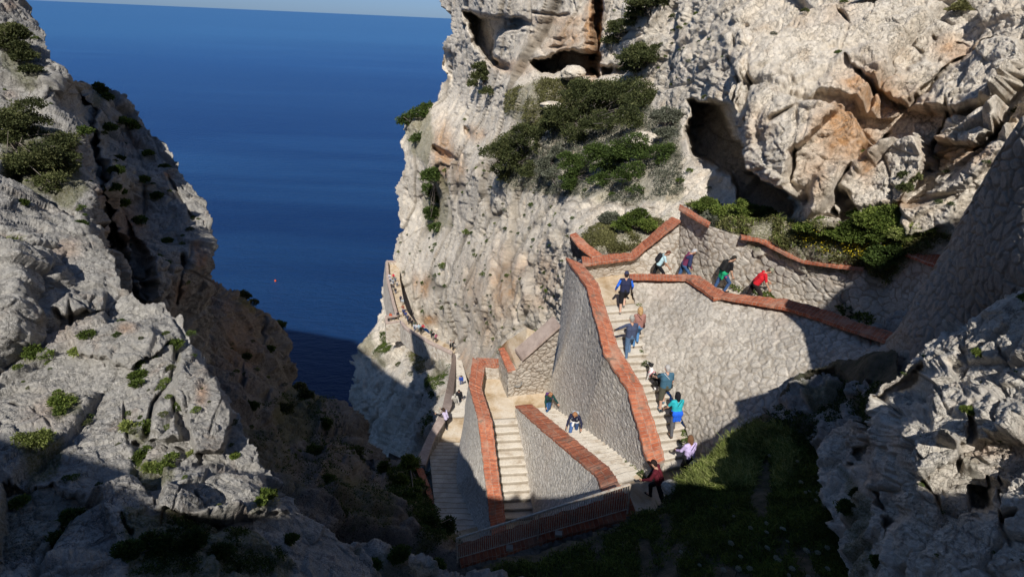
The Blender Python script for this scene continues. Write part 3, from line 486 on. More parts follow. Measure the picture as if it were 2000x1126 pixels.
# ================================================================== MASONRY MATERIALS
def stone_mat(name, a, b_, joint, rust=(.30, .17, .09), fine=1.):
    m, t, b = mat(name); p = geo(t)
    tone = attr(t, 'tone'); jt = attr(t, 'joint')
    n1 = noise(t, p, 9*fine, 7, .7); n2 = noise(t, p, .6, 4, .6)
    c = mix(t, tone, a, b_); c = mix(t, ramp(t, n1, [(.35, .6), (.62, 0.)]), c, tuple(x*.5 for x in a))
    c = mix(t, ramp(t, n2, [(.52, 0.), (.7, .45)]), c, tuple(.5*x+.5*y for x, y in zip(rust, b_)))
    c = mix(t, jt, c, mix(t, n1, joint, tuple(x*.6 for x in joint)))
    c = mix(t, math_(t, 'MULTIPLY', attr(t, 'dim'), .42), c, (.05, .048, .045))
    t.links.new(c, b.inputs['Base Color']); b.inputs['Roughness'].default_value = .95; b.inputs['Specular IOR Level'].default_value = .12
    bump(t, b, n1, .8, .05); return m
STONE = stone_mat('field_stone', (.46, .415, .355), (.62, .56, .48), (.37, .315, .25))
STONE_W = stone_mat('field_stone_warm', (.54, .48, .405), (.70, .635, .545), (.38, .30, .22))
STONE_G = stone_mat('field_stone_shaded', (.25, .23, .21), (.38, .35, .32), (.14, .125, .11))  # darker copy of the wall stone, shade put into colour for shaded faces
m, t, b = mat('brick'); uv = N(t, 'UVMap').outputs[0]; p = geo(t)
bt = N(t, 'TexBrick', offset=0., squash=1., i_Scale=1., i_Mortar_Size=.009, i_Mortar_Smooth=.3, i_Brick_Width=.25, i_Row_Height=.125, i_Bias=-.1)
bt.inputs['Color1'].default_value = (.40, .11, .05, 1); bt.inputs['Color2'].default_value = (.60, .215, .11, 1); bt.inputs['Mortar'].default_value = (.52, .36, .27, 1)
t.links.new(uv, bt.inputs['Vector'])
n1 = noise(t, p, 7, 6, .7); n2 = noise(t, p, 1.3, 3, .6)
c = mix(t, ramp(t, n1, [(.32, .9), (.62, 0.)]), bt.outputs['Color'], (.25, .085, .055)); c = mix(t, ramp(t, n2, [(.5, 0.), (.68, .6)]), c, (.44, .29, .21)); c = mix(t, ramp(t, noise(t, p, 2.7, 2, .5), [(.62, 0.), (.67, .6)]), c, (.16, .13, .10))
t.links.new(c, b.inputs['Base Color']); b.inputs['Roughness'].default_value = .9; b.inputs['Specular IOR Level'].default_value = .15
bump(t, b, math_(t, 'ADD', math_(t, 'MULTIPLY', bt.outputs['Fac'], -1.), math_(t, 'MULTIPLY', n1, .8)), .7, .03); BRICK = m
def plain(name, a, b_, sc=3., bs=.6, bd=.03, rough=.95, spec=.15, det=7):
    m, t, b = mat(name); p = geo(t); n = noise(t, p, sc, det, .65); c = ramp(t, n, [(.32, a), (.65, b_)])
    t.links.new(c, b.inputs['Base Color']); b.inputs['Roughness'].default_value = rough; b.inputs['Specular IOR Level'].default_value = spec
    bump(t, b, noise(t, p, sc*4, 6, .7), bs, bd); return m
CAPST = plain('stone_coping', (.33, .25, .21), (.50, .40, .34), 2.2, .8, .04)
PLASTER = plain('mortar', (.36, .30, .24), (.52, .45, .37), 3)
# steps: pale worn concrete, darkened at the back, nose and riser of each tread
m, t, b = mat('step_stone'); p = geo(t); n1 = noise(t, p, 1.6, 7, .65); n2 = noise(t, p, 12, 5, .7)
c = ramp(t, n1, [(.30, (.42, .34, .25)), (.46, (.63, .565, .47)), (.7, (.71, .65, .555))]); c = mix(t, ramp(t, n2, [(.3, .5), (.5, 0.)]), c, (.34, .28, .21)); c = mix(t, attr(t, 'step_dark'), c, (.16, .12, .08))
t.links.new(c, b.inputs['Base Color']); b.inputs['Roughness'].default_value = .95; b.inputs['Specular IOR Level'].default_value = .1; bump(t, b, n2, .8, .03); STEP = m
m, t, b = mat('landing_ground'); p = geo(t); n1 = noise(t, p, 1.1, 7, .65, .3); n2 = noise(t, p, 12, 5, .7)
c = ramp(t, n1, [(.32, (.34, .23, .12)), (.5, (.55, .44, .31)), (.66, (.64, .56, .45))]); c = mix(t, ramp(t, n2, [(.3, .4), (.5, 0.)]), c, (.36, .27, .18))
t.links.new(c, b.inputs['Base Color']); b.inputs['Roughness'].default_value = .95; b.inputs['Specular IOR Level'].default_value = .1; bump(t, b, n2, .7, .03); LAND = m
# ================================================================== MASONRY SHAPES
def resamp(P, n):
    P = np.asarray(P, float); s = np.r_[0, np.cumsum(np.linalg.norm(np.diff(P, axis=0), axis=1))]; t_ = np.linspace(0, s[-1], n)
    return np.stack([np.interp(t_, s, P[:, k]) for k in range(3)], 1), t_
def px(*pts):                      # (u, v, height) triples
    return np.array([E(a, b_, c_) for a, b_, c_ in pts])
def stone_disp(P, size, st=(1, 1, 1), seed=0, depth=.05):
    q = P/np.array(st)/size; q = q+.25*np.stack([vnoise(q*1.1+9*k, 30+k) for k in range(3)], -1)
    f1, f2, h, c_ = worley(q, seed); e = f2-f1
    hh = depth*(ss(0, .22, e)*.9+.5*(_r(h, 3)-.5))+depth*.5*fbm(P/.12, 3, 9)
    return hh, 1-ss(.02, .10, e), _r(h, 8)
def ruled(name, top, bot, mat_, size=.33, res=.05, depth=.05, st=(1, 1, 1), parent=None, seed=0, bow=0., flip=False):
    LT = np.linalg.norm(np.diff(top, axis=0), axis=1).sum(); H = np.linalg.norm(top.mean(0)-bot.mean(0))
    nu = max(3, int(LT/res)); nv = max(3, int(H/res)); A_, _ = resamp(top, nu); B_, _ = resamp(bot, nu)
    s = np.linspace(0, 1, nv)[:, None, None]; P = A_[None]*(1-s)+B_[None]*s
    n = np.cross(np.gradient(P, axis=1), np.gradient(P, axis=0)); n /= np.linalg.norm(n, axis=-1, keepdims=True)+1e-9
    n = n*np.sign(-(n*P).sum(-1).mean())
    hh, j, tn = stone_disp(P, size, st, seed, depth); P = P+n*hh[..., None]
    id_ = np.arange(nu*nv).reshape(nv, nu); F = np.stack([id_[:-1, :-1], id_[1:, :-1], id_[1:, 1:], id_[:-1, 1:]], -1).reshape(-1, 4)
    return mesh_np(name, P.reshape(-1, 3), F, mat_, smooth=True, attrs=dict(joint=j.ravel()*.9, tone=tn.ravel()))
def cap(name, left, right, thick=.10, mat_=None, over=.03, pitch=.125, rag=.02, body=0., cols=6):
    """coping laid along a wall: left and right edges of its top"""
    mat_ = mat_ or BRICK; n = max(2, int(np.linalg.norm(np.diff(left, axis=0), axis=1).sum()/pitch)+1)
    Lp, s = resamp(left, n); Rp, _ = resamp(right, n); rg = np.random.default_rng(int(abs(left[0, 0]*97+left[0, 1]*31)) % 9999)
    rows = []; uvs = []; wdt = np.linalg.norm(Lp-Rp, axis=1)
    for k in range(n):
        j = rg.uniform(-rag, rag); a = Lp[k]; b_ = Rp[k]; d = (b_-a)/(wdt[k]+1e-9); a = a-d*(over+rg.uniform(-rag, rag)); b_ = b_+d*(over+rg.uniform(-rag, rag)); up = np.array([0, 0, 1.])
        for z0, sgn in ((0, 0), (0, 1)):
            pass
        pr = [a-up*thick, a-up*.012, a+d*.012]+[a+(b_-a)*q for q in np.linspace(.1, .9, cols)]+[b_-d*.012, b_-up*.012, b_-up*thick]
        pr = [x+up*j*(1 if 0 < i < len(pr)-1 else 0) for i, x in enumerate(pr)]; rows.append(pr)
        f = .5/max(wdt[k], .1); uvs.append([(f*np.dot(x-a, d)+(-thick if i == 0 else thick if i == len(pr)-1 else 0), k*.125) for i, x in enumerate(pr)])
    G = np.array(rows); m_ = G.shape[1]; id_ = np.arange(n*m_).reshape(n, m_)
    F = np.stack([id_[:-1, :-1], id_[1:, :-1], id_[1:, 1:], id_[:-1, 1:]], -1).reshape(-1, 4); F = [tuple(f) for f in F]
    V_ = G.reshape(-1, 3); UVv = np.array(uvs).reshape(-1, 2)
    F += [tuple(id_[0]), tuple(id_[-1][::-1])]
    # underside
    F += [(id_[k, 0], id_[k, -1], id_[k+1, -1], id_[k+1, 0]) for k in range(n-1)]
    m = bpy.data.meshes.new(name); m.from_pydata([tuple(map(float, v)) for v in V_], [], [tuple(int(i) for i in f) for f in F]); l = m.uv_layers.new(name='UVMap')
    lv = np.empty(len(m.loops), np.int32); m.loops.foreach_get('vertex_index', lv); l.data.foreach_set('uv', UVv[lv].astype(np.float32).ravel()); m.materials.append(mat_)
    o = bpy.data.objects.new(name, m); C.objects.link(o); return o
def core(name, left, right, h, mat_=None, inset=.02, size=.3):
    """the stone body under a coping: outer and inner faces dropping h"""
    mb = []
    for e, s in ((left, right), (right, left)):
        d = s-e; d = d/(np.linalg.norm(d, axis=1, keepdims=True)+1e-9); t_ = e+d*inset-np.array([0, 0, .09]); hh = np.asarray(h, float).reshape(-1, 1) if hasattr(h, '__len__') else h
        mb.append((t_, t_-np.array([0, 0, 1.])*hh))
    return mb
def steps(name, L0, L1, R0, R1, n, label, mat_=STEP, nose=.03, edge_dark=.15):
    """n steps between the left line L0->L1 and the right line R0->R1 (world points)"""
    root = empty(name, (L0+R0)/2, label, 'stairs')
    rg = np.random.default_rng(n*7+3); nw = 9
    for i in range(n):
        def edge(t_): return L0+(L1-L0)*t_, R0+(R1-R0)*t_
        a0, b0 = edge(i/n); a1, b1 = edge((i+1)/n)
        zt = a0[2]; z2 = b0[2]; a1 = a1.copy(); b1 = b1.copy(); zn = a1[2]; zn2 = b1[2]
        V_ = []; step_dark = []
        sk = rg.uniform(-.04, .04)
        for k in range(nw):
            w = k/(nw-1); pb = a0*(1-w)+b0*w; pf = a1*(1-w)+b1*w; z = zt*(1-w)+z2*w; zl = zn*(1-w)+zn2*w
            f = (pf-pb); f[2] = 0; L_ = np.linalg.norm(f); f = f/(L_+1e-9)
            jj = rg.uniform(-.018, .018)+sk*(w-.5); zj = rg.uniform(-.006, .006)
            back = pb-f*.04; front = pf+f*(nose+jj)
            V_ += [(back[0], back[1], z+zj), (pb[0]+f[0]*.09, pb[1]+f[1]*.09, z+zj), (front[0]-f[0]*(.03+.05*(edge_dark > .5)), front[1]-f[1]*(.03+.05*(edge_dark > .5)), z+zj), (front[0], front[1], z-.02+zj), (front[0]-f[0]*.02, front[1]-f[1]*.02, zl-.03)]
            step_dark += [.85, .1+.5*rg.random()*(w > .8), edge_dark*.4*rg.random(), edge_dark, max(.75, edge_dark)]
        V_ = np.array(V_); V_ -= (L0+R0)/2
        id_ = np.arange(nw*5).reshape(nw, 5); F = np.stack([id_[:-1, :-1], id_[1:, :-1], id_[1:, 1:], id_[:-1, 1:]], -1).reshape(-1, 4)
        mesh_np('step', V_, F, mat_, parent=root, attrs=dict(step_dark=np.array(step_dark)))
    return root
def floor(name, poly, mat_=LAND, res=.12, kind='structure', rough=.02):
    """flat ground inside a world polygon, given in order; triangulated with some relief"""
    P = np.asarray(poly); import mathutils.geometry as mg
    c = P.mean(0); n = len(P); pts = []
    m = bpy.data.meshes.new(name); import bmesh; bm = bmesh.new(); vs_ = [bm.verts.new(p) for p in P]; f = bm.faces.new(vs_)
    bmesh.ops.triangulate(bm, faces=[f])
    for _ in range(4):
        es = [e for e in bm.edges if e.calc_length() > res*2]
        if not es: break
        bmesh.ops.subdivide_edges(bm, edges=es, cuts=1, use_grid_fill=False); bmesh.ops.triangulate(bm, faces=bm.faces[:])
    for v in bm.verts: v.co.z += rough*float(vnoise(np.array([[v.co.x*1.5, v.co.y*1.5, 3.]]), 4)[0])
    bm.normal_update(); bm.to_mesh(m); bm.free(); m.materials.append(mat_); m.attributes.new('step_dark', 'FLOAT', 'POINT')
    o = bpy.data.objects.new(name, m); C.objects.link(o); tag(o, kind=kind); return o
def wall(name, label, faces, caps, cat='wall', extra=()):
    """faces: stone faces; caps: copings"""
    objs = list(faces)+list(caps)+list(extra); base = np.array([v for o in objs for v in (o.data.vertices[0].co, o.data.vertices[len(o.data.vertices)//2].co)])
    root = empty(name, (base[:, 0].mean(), base[:, 1].mean(), base[:, 2].min()), label, cat)
    for o in objs: under(o, root)
    return root
def ring(p, n, r=.15, w=.03):
    mb = MB(); n = n/np.linalg.norm(n); a = np.cross(n, (0, 0, 1.)); a /= np.linalg.norm(a); b_ = np.cross(n, a)
    k = 20; mb.tube([p+n*.02+r*(a*math.cos(t_)+b_*math.sin(t_)) for t_ in np.linspace(0, 2*math.pi, k+1)], w, 6)
    return mb.build('drain_ring', PIPE, smooth=True)
STONE_L = stone_mat('field_stone_brightened', (.66, .61, .54), (.82, .76, .68), (.56, .50, .42))  # wall stone brightened to make up for grazing sun on left-facing faces
PIPE = plain('old_pipe', (.16, .15, .14), (.28, .27, .25), 6)
dn = lambda P, h: P-np.array([0, 0, 1.])*h
off = lambda P, x, y, z: P+np.array([x, y, z])
# ---------------- elevations of the path
# flight A: from the top landing (-10.4) down to the turning landing (-13.2)
A_L = px((1106, 502.5, -9.5), (1146, 557, -9.5), (1158, 602, -9.65), (1169, 640, -9.95), (1181, 688, -10.35), (1226, 756, -10.95), (1244, 820, -11.6), (1262, 889, -12.15), (1275, 908, -12.3))
A_R = px((1138, 515, -9.5), (1168, 553, -9.5), (1177, 586, -9.6), (1193, 634, -9.95), (1206, 676, -10.3), (1254, 752, -10.95), (1269, 800, -11.45), (1286, 854, -11.95), (1298, 897, -12.3))
capA = cap('brick_coping', A_L, A_R, .12)
A_bot = px((1086, 700, -18.2), (1066, 768, -17.6), (1084, 802, -17.6), (1108, 821, -17.0), (1156, 857, -15.6), (1190, 882, -14.7), (1233, 912, -13.7), (1254, 924, -13.3), (1262, 934, -13.2))
fA = ruled('stone_face', dn(A_L, .1)+np.array([.03, 0, 0]), A_bot, STONE_L, .20, .042, .024, (.8, .8, 1.5), seed=1)
fA2 = ruled('stone_face', dn(A_R, .1), dn(A_R, 1.4), STONE, .3, .06, .04, seed=2)
e0 = np.array([A_L[-1]+[.03, .02, -.1], A_R[-1]+[-.0, .02, -.1]]); fA3 = ruled('end_face', e0, dn(e0, 1.3), STONE, .3, .06, .03, seed=3)
wall('parapet_wall', 'tall grey stone wall with a brick coping running down beside the upper flight of steps', [fA, fA2, fA3], [capA], 'parapet wall')
# steps of flight A in two straight runs
aL0 = (E(1172, 600, -10.5)); aM = E(1215, 700, -11.25); aL1 = E(1290, 925, -13.2)
aR0 = E(1240, 592, -10.5); aRM = E(1258, 695, -11.25); aR1 = E(1356, 905, -13.2)
steps('stone_stairs', aL0-np.array([.25, 0, 0]), aM-np.array([.25, 0, 0]), aR0+np.array([.15, 0, 0]), aRM+np.array([.15, 0, 0]), 6, 'short upper run of pale stone steps just below the top landing')
steps('stone_stairs', aM-np.array([.25, 0, 0]), aL1-np.array([.3, 0, 0]), aRM+np.array([.15, 0, 0]), aR1+np.array([.2, 0, 0]), 14, 'pale stone steps between tall parapet and the curved retaining wall')
floor('landing', px((1120, 530, -10.4), (1160, 600, -10.52), (1252, 592, -10.52), (1262, 545, -10.4), (1240, 528, -10.4), (1140, 530, -10.4)))
floor('landing', px((1160, 1040, -13.2), (1209, 945, -13.2), (1250, 922, -13.2), (1285, 918, -13.22), (1370, 900, -13.22), (1400, 985, -13.2), (1300, 1080, -13.2), (1200, 1080, -13.2)))
# flight B
bR0, bR1 = E(1088, 802, -17.6), E(1262, 927, -13.2); bL0, bL1 = E(1036, 800, -17.6), E(1203, 950, -13.2)
bdir = (bR1-bR0)
steps('stone_stairs', bR1+np.array([.25, 0, 0]), bR0+np.array([.25, 0, 0]), bL1-np.array([.25, 0, 0]), bL0-np.array([.25, 0, 0]), 24, 'long pale stone steps running down left below the tall grey wall')
B_L = px((1008, 790.5, -16.7), (1046, 825, -15.75), (1110, 879, -14.4), (1164, 924, -13.1), (1172, 940, -12.7), (1179, 958, -12.3), (1190, 985, -12.3))
B_R = px((1037, 788, -16.7), (1080, 823, -15.7), (1140, 872, -14.35), (1189, 912, -13.1), (1200, 928, -12.7), (1210, 947, -12.3), (1222, 972, -12.3))
capB = cap('brick_coping', B_L, B_R, .12)
B_bot = px((1006, 803, -17.6), (1009, 818, -17.6), (1014, 850, -18.1), (1023, 900, -18.75), (1031, 955, -19.4), (1040, 1010, -19.9), (1056, 1080, -19.9))
fB = ruled('stone_face', dn(B_L, .1), B_bot, STONE_L, .20, .042, .024, (.8, .8, 1.5), seed=4)
fB2 = ruled('stone_face', dn(B_R, .1), dn(B_R, 1.5), STONE, .3, .06, .04, seed=5)
e0 = np.array([B_L[0]+[0, .02, -.1], B_R[0]+[0, .02, -.1]]); fB3 = ruled('end_face', e0, dn(e0, 1.), STONE, .3, .06, .03, seed=3)
wall('parapet_wall', 'stone wall with a brick coping slanting down to the right between the two sunlit middle flights', [fB, fB2, fB3], [capB], 'parapet wall')
# lower landing L3 and flight C
floor('landing', px((925, 740, -17.6), (978, 735, -17.6), (992, 774, -17.6), (1068, 766, -17.6), (1100, 800, -17.62), (1020, 803, -17.62), (1008, 817, -17.62), (948, 823, -17.62), (930, 765, -17.6)))
cL0, cL1 = E(952, 820, -17.6), E(986, 1018, -19.9); cR0, cR1 = E(1010, 815, -17.6), E(1041, 1012, -19.9)
steps('stone_stairs', cL0-np.array([.3, 0, 0]), cL1-np.array([.3, 0, 0]), cR0+np.array([.3, 0, 0]), cR1+np.array([.3, 0, 0]), 12, 'broad pale steps coming down from the middle landing into the shade')
C_L = px((924, 698, -16.7), (916, 750, -16.7), (934, 815, -16.7), (951, 953, -18.35), (956.5, 1000, -18.8), (961, 1050, -19.0))
C_R = px((947, 712, -16.7), (940, 758, -16.7), (960, 820, -16.7), (977, 955.7, -18.35), (983, 990, -18.75), (989, 1040, -19.0))
capC = cap('brick_coping', C_L, C_R, .12)
C2_L = px((943, 713, -16.69), (977, 714.5, -16.69)); C2_R = px((930, 698, -16.69), (975, 700, -16.69))
capC2 = cap('brick_coping', C2_L, C2_R, .12)
C_bot = px((905, 812, -27.4), (907, 822, -25.5), (898, 865, -24.2), (887, 925, -22.9), (886, 955, -22.2), (903, 990, -21.4), (921, 1035, -20.4), (944, 1090, -19.95))
fC = ruled('stone_face', dn(C_L, .1), C_bot, STONE_L, .20, .045, .024, (.8, .8, 1.5), seed=6)
fC2 = ruled('stone_face', dn(C_R, .1), dn(C_R, 1.), STONE, .3, .06, .03, seed=7)
fC3 = ruled('stone_face', dn(C2_L, .1), dn(C2_L, 1.), STONE_W, .3, .06, .03, seed=8)
wall('parapet_wall', 'brick-coped parapet enclosing the middle landing and running straight down toward the railing', [fC, fC2, fC3], [capC, capC2], 'parapet wall')
floor('landing', px((880, 1040, -19.92), (960, 1020, -19.92), (1050, 1005, -19.92), (1075, 1120, -19.92), (900, 1150, -19.92)))
# buttress with slanted stone coping and planter beside landing L3
BT_a = px((1006.5, 681, -14.6), (1081, 617, -12.3)); BT_b = px((1020, 700, -14.7), (1094, 634, -12.3))
capBt = cap('stone_coping', BT_a, BT_b, .14, CAPST, rag=.004)
BF_top = px((1009, 722, -15.55), (1018, 701, -14.85), (1093, 637, -12.5)); BF_bot = px((992, 775, -17.6), (1005, 772, -17.6), (1072, 765, -17.6))
fBt = ruled('stone_face', BF_top, BF_bot, STONE_W, .34, .045, .055, seed=9)
pl_top = px((974, 684, -15.4), (993, 725, -15.75)); pl_bot = px((976, 738, -17.6), (992, 776, -17.6))
fPl = ruled('stone_face', pl_top, pl_bot, STONE, .3, .045, .04, seed=10)
e0 = np.array([px((993, 725, -15.75))[0], BF_top[0]]); fPl2 = ruled('stone_face', e0, px((992, 775, -17.6), (1000, 773, -17.6)), STONE_W, .3, .05, .04, seed=12)
capPl = cap('brick_coping', px((974, 680, -15.3), (993, 725, -15.65)), px((984, 677, -15.3), (1008, 722, -15.65)), .1)
rg_ = ring(E(1010.5, 747, -16.6), np.array([-.1, -1, .25]), .22, .045)
wall('buttress', 'sloping stone buttress with pinkish slab coping and brick-edged planter behind the middle landing', [fBt, fPl, fPl2], [capBt, capPl], 'buttress', [rg_])
floor('planter_soil', px((975, 680, -15.4), (985, 678, -15.4), (1010, 722, -15.8), (1022, 700, -15.0), (1052, 650, -13.6), (1030, 640, -13.4), (990, 665, -14.8)), LAND)
# flight D, landing L5, flight F
dL0, dL1 = E(868, 1045, -20), E(846, 868, -24); dR0, dR1 = E(928, 1045, -20), E(903, 868, -24)
steps('stone_stairs', dL0-np.array([.3, 0, 0]), dL1-np.array([.3, 0, 0]), dR0+np.array([.3, 0, 0]), dR1+np.array([.5, 0, 0]), 20, 'steep worn steps half in shade just right of the outer parapet', nose=.06, edge_dark=1.)
floor('landing', px((846, 872, -24.02), (905, 872, -24.02), (915, 812, -24.02), (862, 812, -24.02)))
fL0, fR0 = E(864, 815, -24), E(914, 815, -24); fL1, fR1 = E(880, 757, -30.5), E(915, 757, -30.5); fL2, fR2 = E(886, 694, -44.2), E(898, 690, -44.2)
steps('stone_stairs', fL0, fL1, fR0, fR1, 30, 'narrow pale steps dropping away behind the outer parapet')
steps('stone_stairs', fL1, fL2, fR1, fR2, 60, 'far narrow run of steps beside the sunlit cliff')
D_L = px((860, 1052, -19.4), (842, 988, -20.9), (830, 948, -21.7), (811, 912, -22.4)); D_R = px((867, 1052, -19.4), (850, 988, -20.9), (839, 948, -21.7), (825, 913, -22.4))
capD0 = cap('brick_coping', D_L, D_R, .12)
D2_L = px((811, 905, -22.5), (837, 849, -23.05), (863, 801, -23.6), (873, 756, -26.6), (880, 720, -33), (885, 690, -43.3)); D2_R = px((830, 907, -22.5), (849, 853, -23.05), (869, 821, -23.2), (882, 790, -24.3), (888.5, 735, -32), (891, 693, -43.3))
capD = cap('stone_coping', D2_L, D2_R, .14, CAPST, rag=.004)
D2_in = px((831, 932, -23.45), (842, 905, -23.7), (860, 858, -24.05), (874, 822, -24.4), (889, 785, -27.6), (893, 735, -35.5), (894, 697, -44.1))
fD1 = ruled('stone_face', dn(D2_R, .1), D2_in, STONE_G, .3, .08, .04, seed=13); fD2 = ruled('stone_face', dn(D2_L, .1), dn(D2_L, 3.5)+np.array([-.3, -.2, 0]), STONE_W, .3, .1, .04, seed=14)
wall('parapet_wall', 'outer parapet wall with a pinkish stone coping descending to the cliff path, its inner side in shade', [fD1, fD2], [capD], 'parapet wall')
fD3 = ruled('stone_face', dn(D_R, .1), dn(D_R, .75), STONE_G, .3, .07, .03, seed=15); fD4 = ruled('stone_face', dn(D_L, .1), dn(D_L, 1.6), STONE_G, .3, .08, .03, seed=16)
wall('parapet_wall', 'low brick-topped edge wall beside the shaded lower steps', [fD3, fD4], [capD0], 'parapet wall')
# ---------------- upper path, front parapet
P_F = px((1230, 541, -9.5), (1340, 543, -9.2), (1370, 562, -9.05), (1396, 582, -8.95), (1408, 578, -8.9), (1480, 590, -8.6), (1536, 599, -8.35), (1600, 619, -8.1), (1667, 642, -7.8), (1732, 663, -7.5))
P_B = px((1229, 534.5, -9.5), (1341, 536, -9.2), (1366, 538, -9.1), (1400, 562, -8.97), (1417, 571, -8.9), (1480, 578, -8.6), (1542, 585, -8.35), (1610, 604, -8.1), (1693, 635, -7.75), (1745, 648, -7.5))
capP = cap('brick_coping', P_F, P_B, .13)
P_path = [(1258, 541, -10.4), (1340, 552, -10.1), (1400, 574, -9.85), (1480, 596, -9.5), (1560, 612, -9.15), (1640, 634, -8.75), (1735, 663, -8.3), (1850, 680, -7.8)]
PB_base = [(1236, 528, -10.4), (1329, 537, -10.15), (1385, 553, -9.9), (1448, 570, -9.65), (1536, 588, -9.3), (1641, 613, -8.85), (1727, 636, -8.4), (1830, 650, -7.8)]
fPin = ruled('stone_face', dn(P_B, .1), dn(P_B, 1.1), STONE, .3, .07, .03, seed=17)
# big curved retaining wall under it
zE = lambda u_, v_, e_: float(E(u_, v_, e_)@fw)
RW_c = [(1228, 541, zE(1228, 541, -9.65)), (1340, 543, zE(1340, 543, -9.35)), (1396, 583, zE(1396, 583, -9.12)), (1408, 578, zE(1408, 578, -9.1)), (1536, 599, zE(1536, 599, -8.5)), (1667, 642, zE(1667, 642, -7.97)), (1730, 663, zE(1730, 663, -7.7)),
 (1238, 590, zE(1240, 590, -10.5)), (1258, 695, zE(1258, 695, -11.25)), (1285, 735, zE(1285, 735, -11.6)), (1310, 769, zE(1310, 769, -11.9)), (1337, 830, zE(1337, 830, -12.4)), (1356, 905, zE(1356, 905, -13.2)), (1400, 985, zE(1400, 985, -13.2)),
 (1440, 855, 15.9), (1500, 810, 15.6), (1600, 770, 15.0), (1700, 720, 13.3), (1400, 700, 17.9), (1550, 700, 16.2), (1450, 780, 16.6),
 (1750, 652, 13.2), (1860, 470, 11.3), (1920, 365, 10.0), (2000, 225, 8.7), (1860, 600, 10.9), (2000, 520, 8.6), (1800, 700, 11.5), (2100, 500, 8.1), (2170, 0, 8.3), (2150, 300, 8.0), (2420, -150, 7.6), (2420, 450, 7.), (1800, 800, 11.4), (1600, 900, 13.5), (1900, 700, 10.6)]
RW_out = [(1229, 541), (1340, 543), (1370, 564), (1396, 583), (1408, 579), (1480, 590.5), (1536, 599.5), (1600, 620), (1667, 643), (1734, 664), (1750, 650), (1800, 562), (1860, 466), (1925, 350), (1998, 226), (2100, 120), (2420, 60), (2420, 480), (2170, 560), (2000, 640), (1920, 690), (1850, 760), (1760, 860), (1640, 900), (1500, 900), (1420, 990), (1372, 985), (1356, 905), (1337, 832), (1310, 771), (1285, 737), (1256, 693), (1238, 590)]
def stone_rock(P, U, V, z):
    hh, j, tn = stone_disp(P, .25, (1, 1, 1.15), 20, .04); stone_rock.j = j; stone_rock.t = tn
    return hh+.06*fbm(P/1.2, 3, 4), np.zeros(P.shape[:-1])
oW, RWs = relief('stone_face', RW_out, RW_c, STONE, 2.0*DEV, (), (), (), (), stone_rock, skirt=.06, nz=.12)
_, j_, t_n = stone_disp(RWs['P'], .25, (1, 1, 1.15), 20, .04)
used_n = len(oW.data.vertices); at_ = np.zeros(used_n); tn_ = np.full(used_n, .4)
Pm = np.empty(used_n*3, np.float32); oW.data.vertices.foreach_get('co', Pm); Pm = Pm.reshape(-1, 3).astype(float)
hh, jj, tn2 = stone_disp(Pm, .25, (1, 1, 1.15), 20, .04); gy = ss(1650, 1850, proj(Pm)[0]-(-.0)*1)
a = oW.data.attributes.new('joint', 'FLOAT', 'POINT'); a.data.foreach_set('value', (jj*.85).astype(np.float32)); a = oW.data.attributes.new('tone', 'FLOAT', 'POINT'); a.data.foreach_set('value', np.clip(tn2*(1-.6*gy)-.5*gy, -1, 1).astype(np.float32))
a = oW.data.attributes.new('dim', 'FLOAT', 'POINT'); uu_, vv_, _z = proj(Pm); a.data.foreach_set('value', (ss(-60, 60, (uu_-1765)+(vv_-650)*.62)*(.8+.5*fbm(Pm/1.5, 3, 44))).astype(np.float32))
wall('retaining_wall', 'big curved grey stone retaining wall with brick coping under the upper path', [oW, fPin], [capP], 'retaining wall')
# upper path surface
PF_in = px(*P_path); PB_in = px(*PB_base)
A1, _ = resamp(PF_in, 40); B1, _ = resamp(PB_in, 40)
V_ = np.stack([A1+(B1-A1)*w for w in np.linspace(-.25, 1.15, 7)], 1).reshape(-1, 3); id_ = np.arange(280).reshape(40, 7)
V_[:, 2] += .02*vnoise(V_*2, 3); F_ = np.stack([id_[:-1, :-1], id_[1:, :-1], id_[1:, 1:], id_[:-1, 1:]], -1).reshape(-1, 4)
o = mesh_np('path', V_, F_, STEP, attrs=dict(step_dark=np.zeros(280))); tag(o, kind='structure')
# ---------------- back wall of the top landing and path
W_top = px((1112, 507, -9.6), (1138, 516, -9.6), (1241, 503, -9.5), (1262, 483, -9.1), (1329, 430, -7.55), (1330, 407, -7.0), (1385, 440, -7.15), (1448, 462, -7.3), (1484, 468, -7.25), (1536, 495, -7.35), (1570, 509, -7.4), (1641, 519, -7.15), (1687, 524, -6.95), (1727, 546, -7.25), (1772, 494, -6.05), (1826, 517, -5.9), (1850, 530, -5.7))
W_bot = px((1120, 545, -10.42), (1140, 545, -10.42), (1236, 533, -10.42), (1262, 536, -10.35), (1322, 539, -10.17), (1332, 541, -10.1), (1385, 556, -9.9), (1448, 572, -9.7), (1484, 579, -9.5), (1536, 590, -9.3), (1570, 598, -9.2), (1641, 615, -8.9), (1687, 630, -8.6), (1727, 640, -8.4), (1770, 648, -8.1), (1810, 652, -7.9), (1840, 660, -7.8))
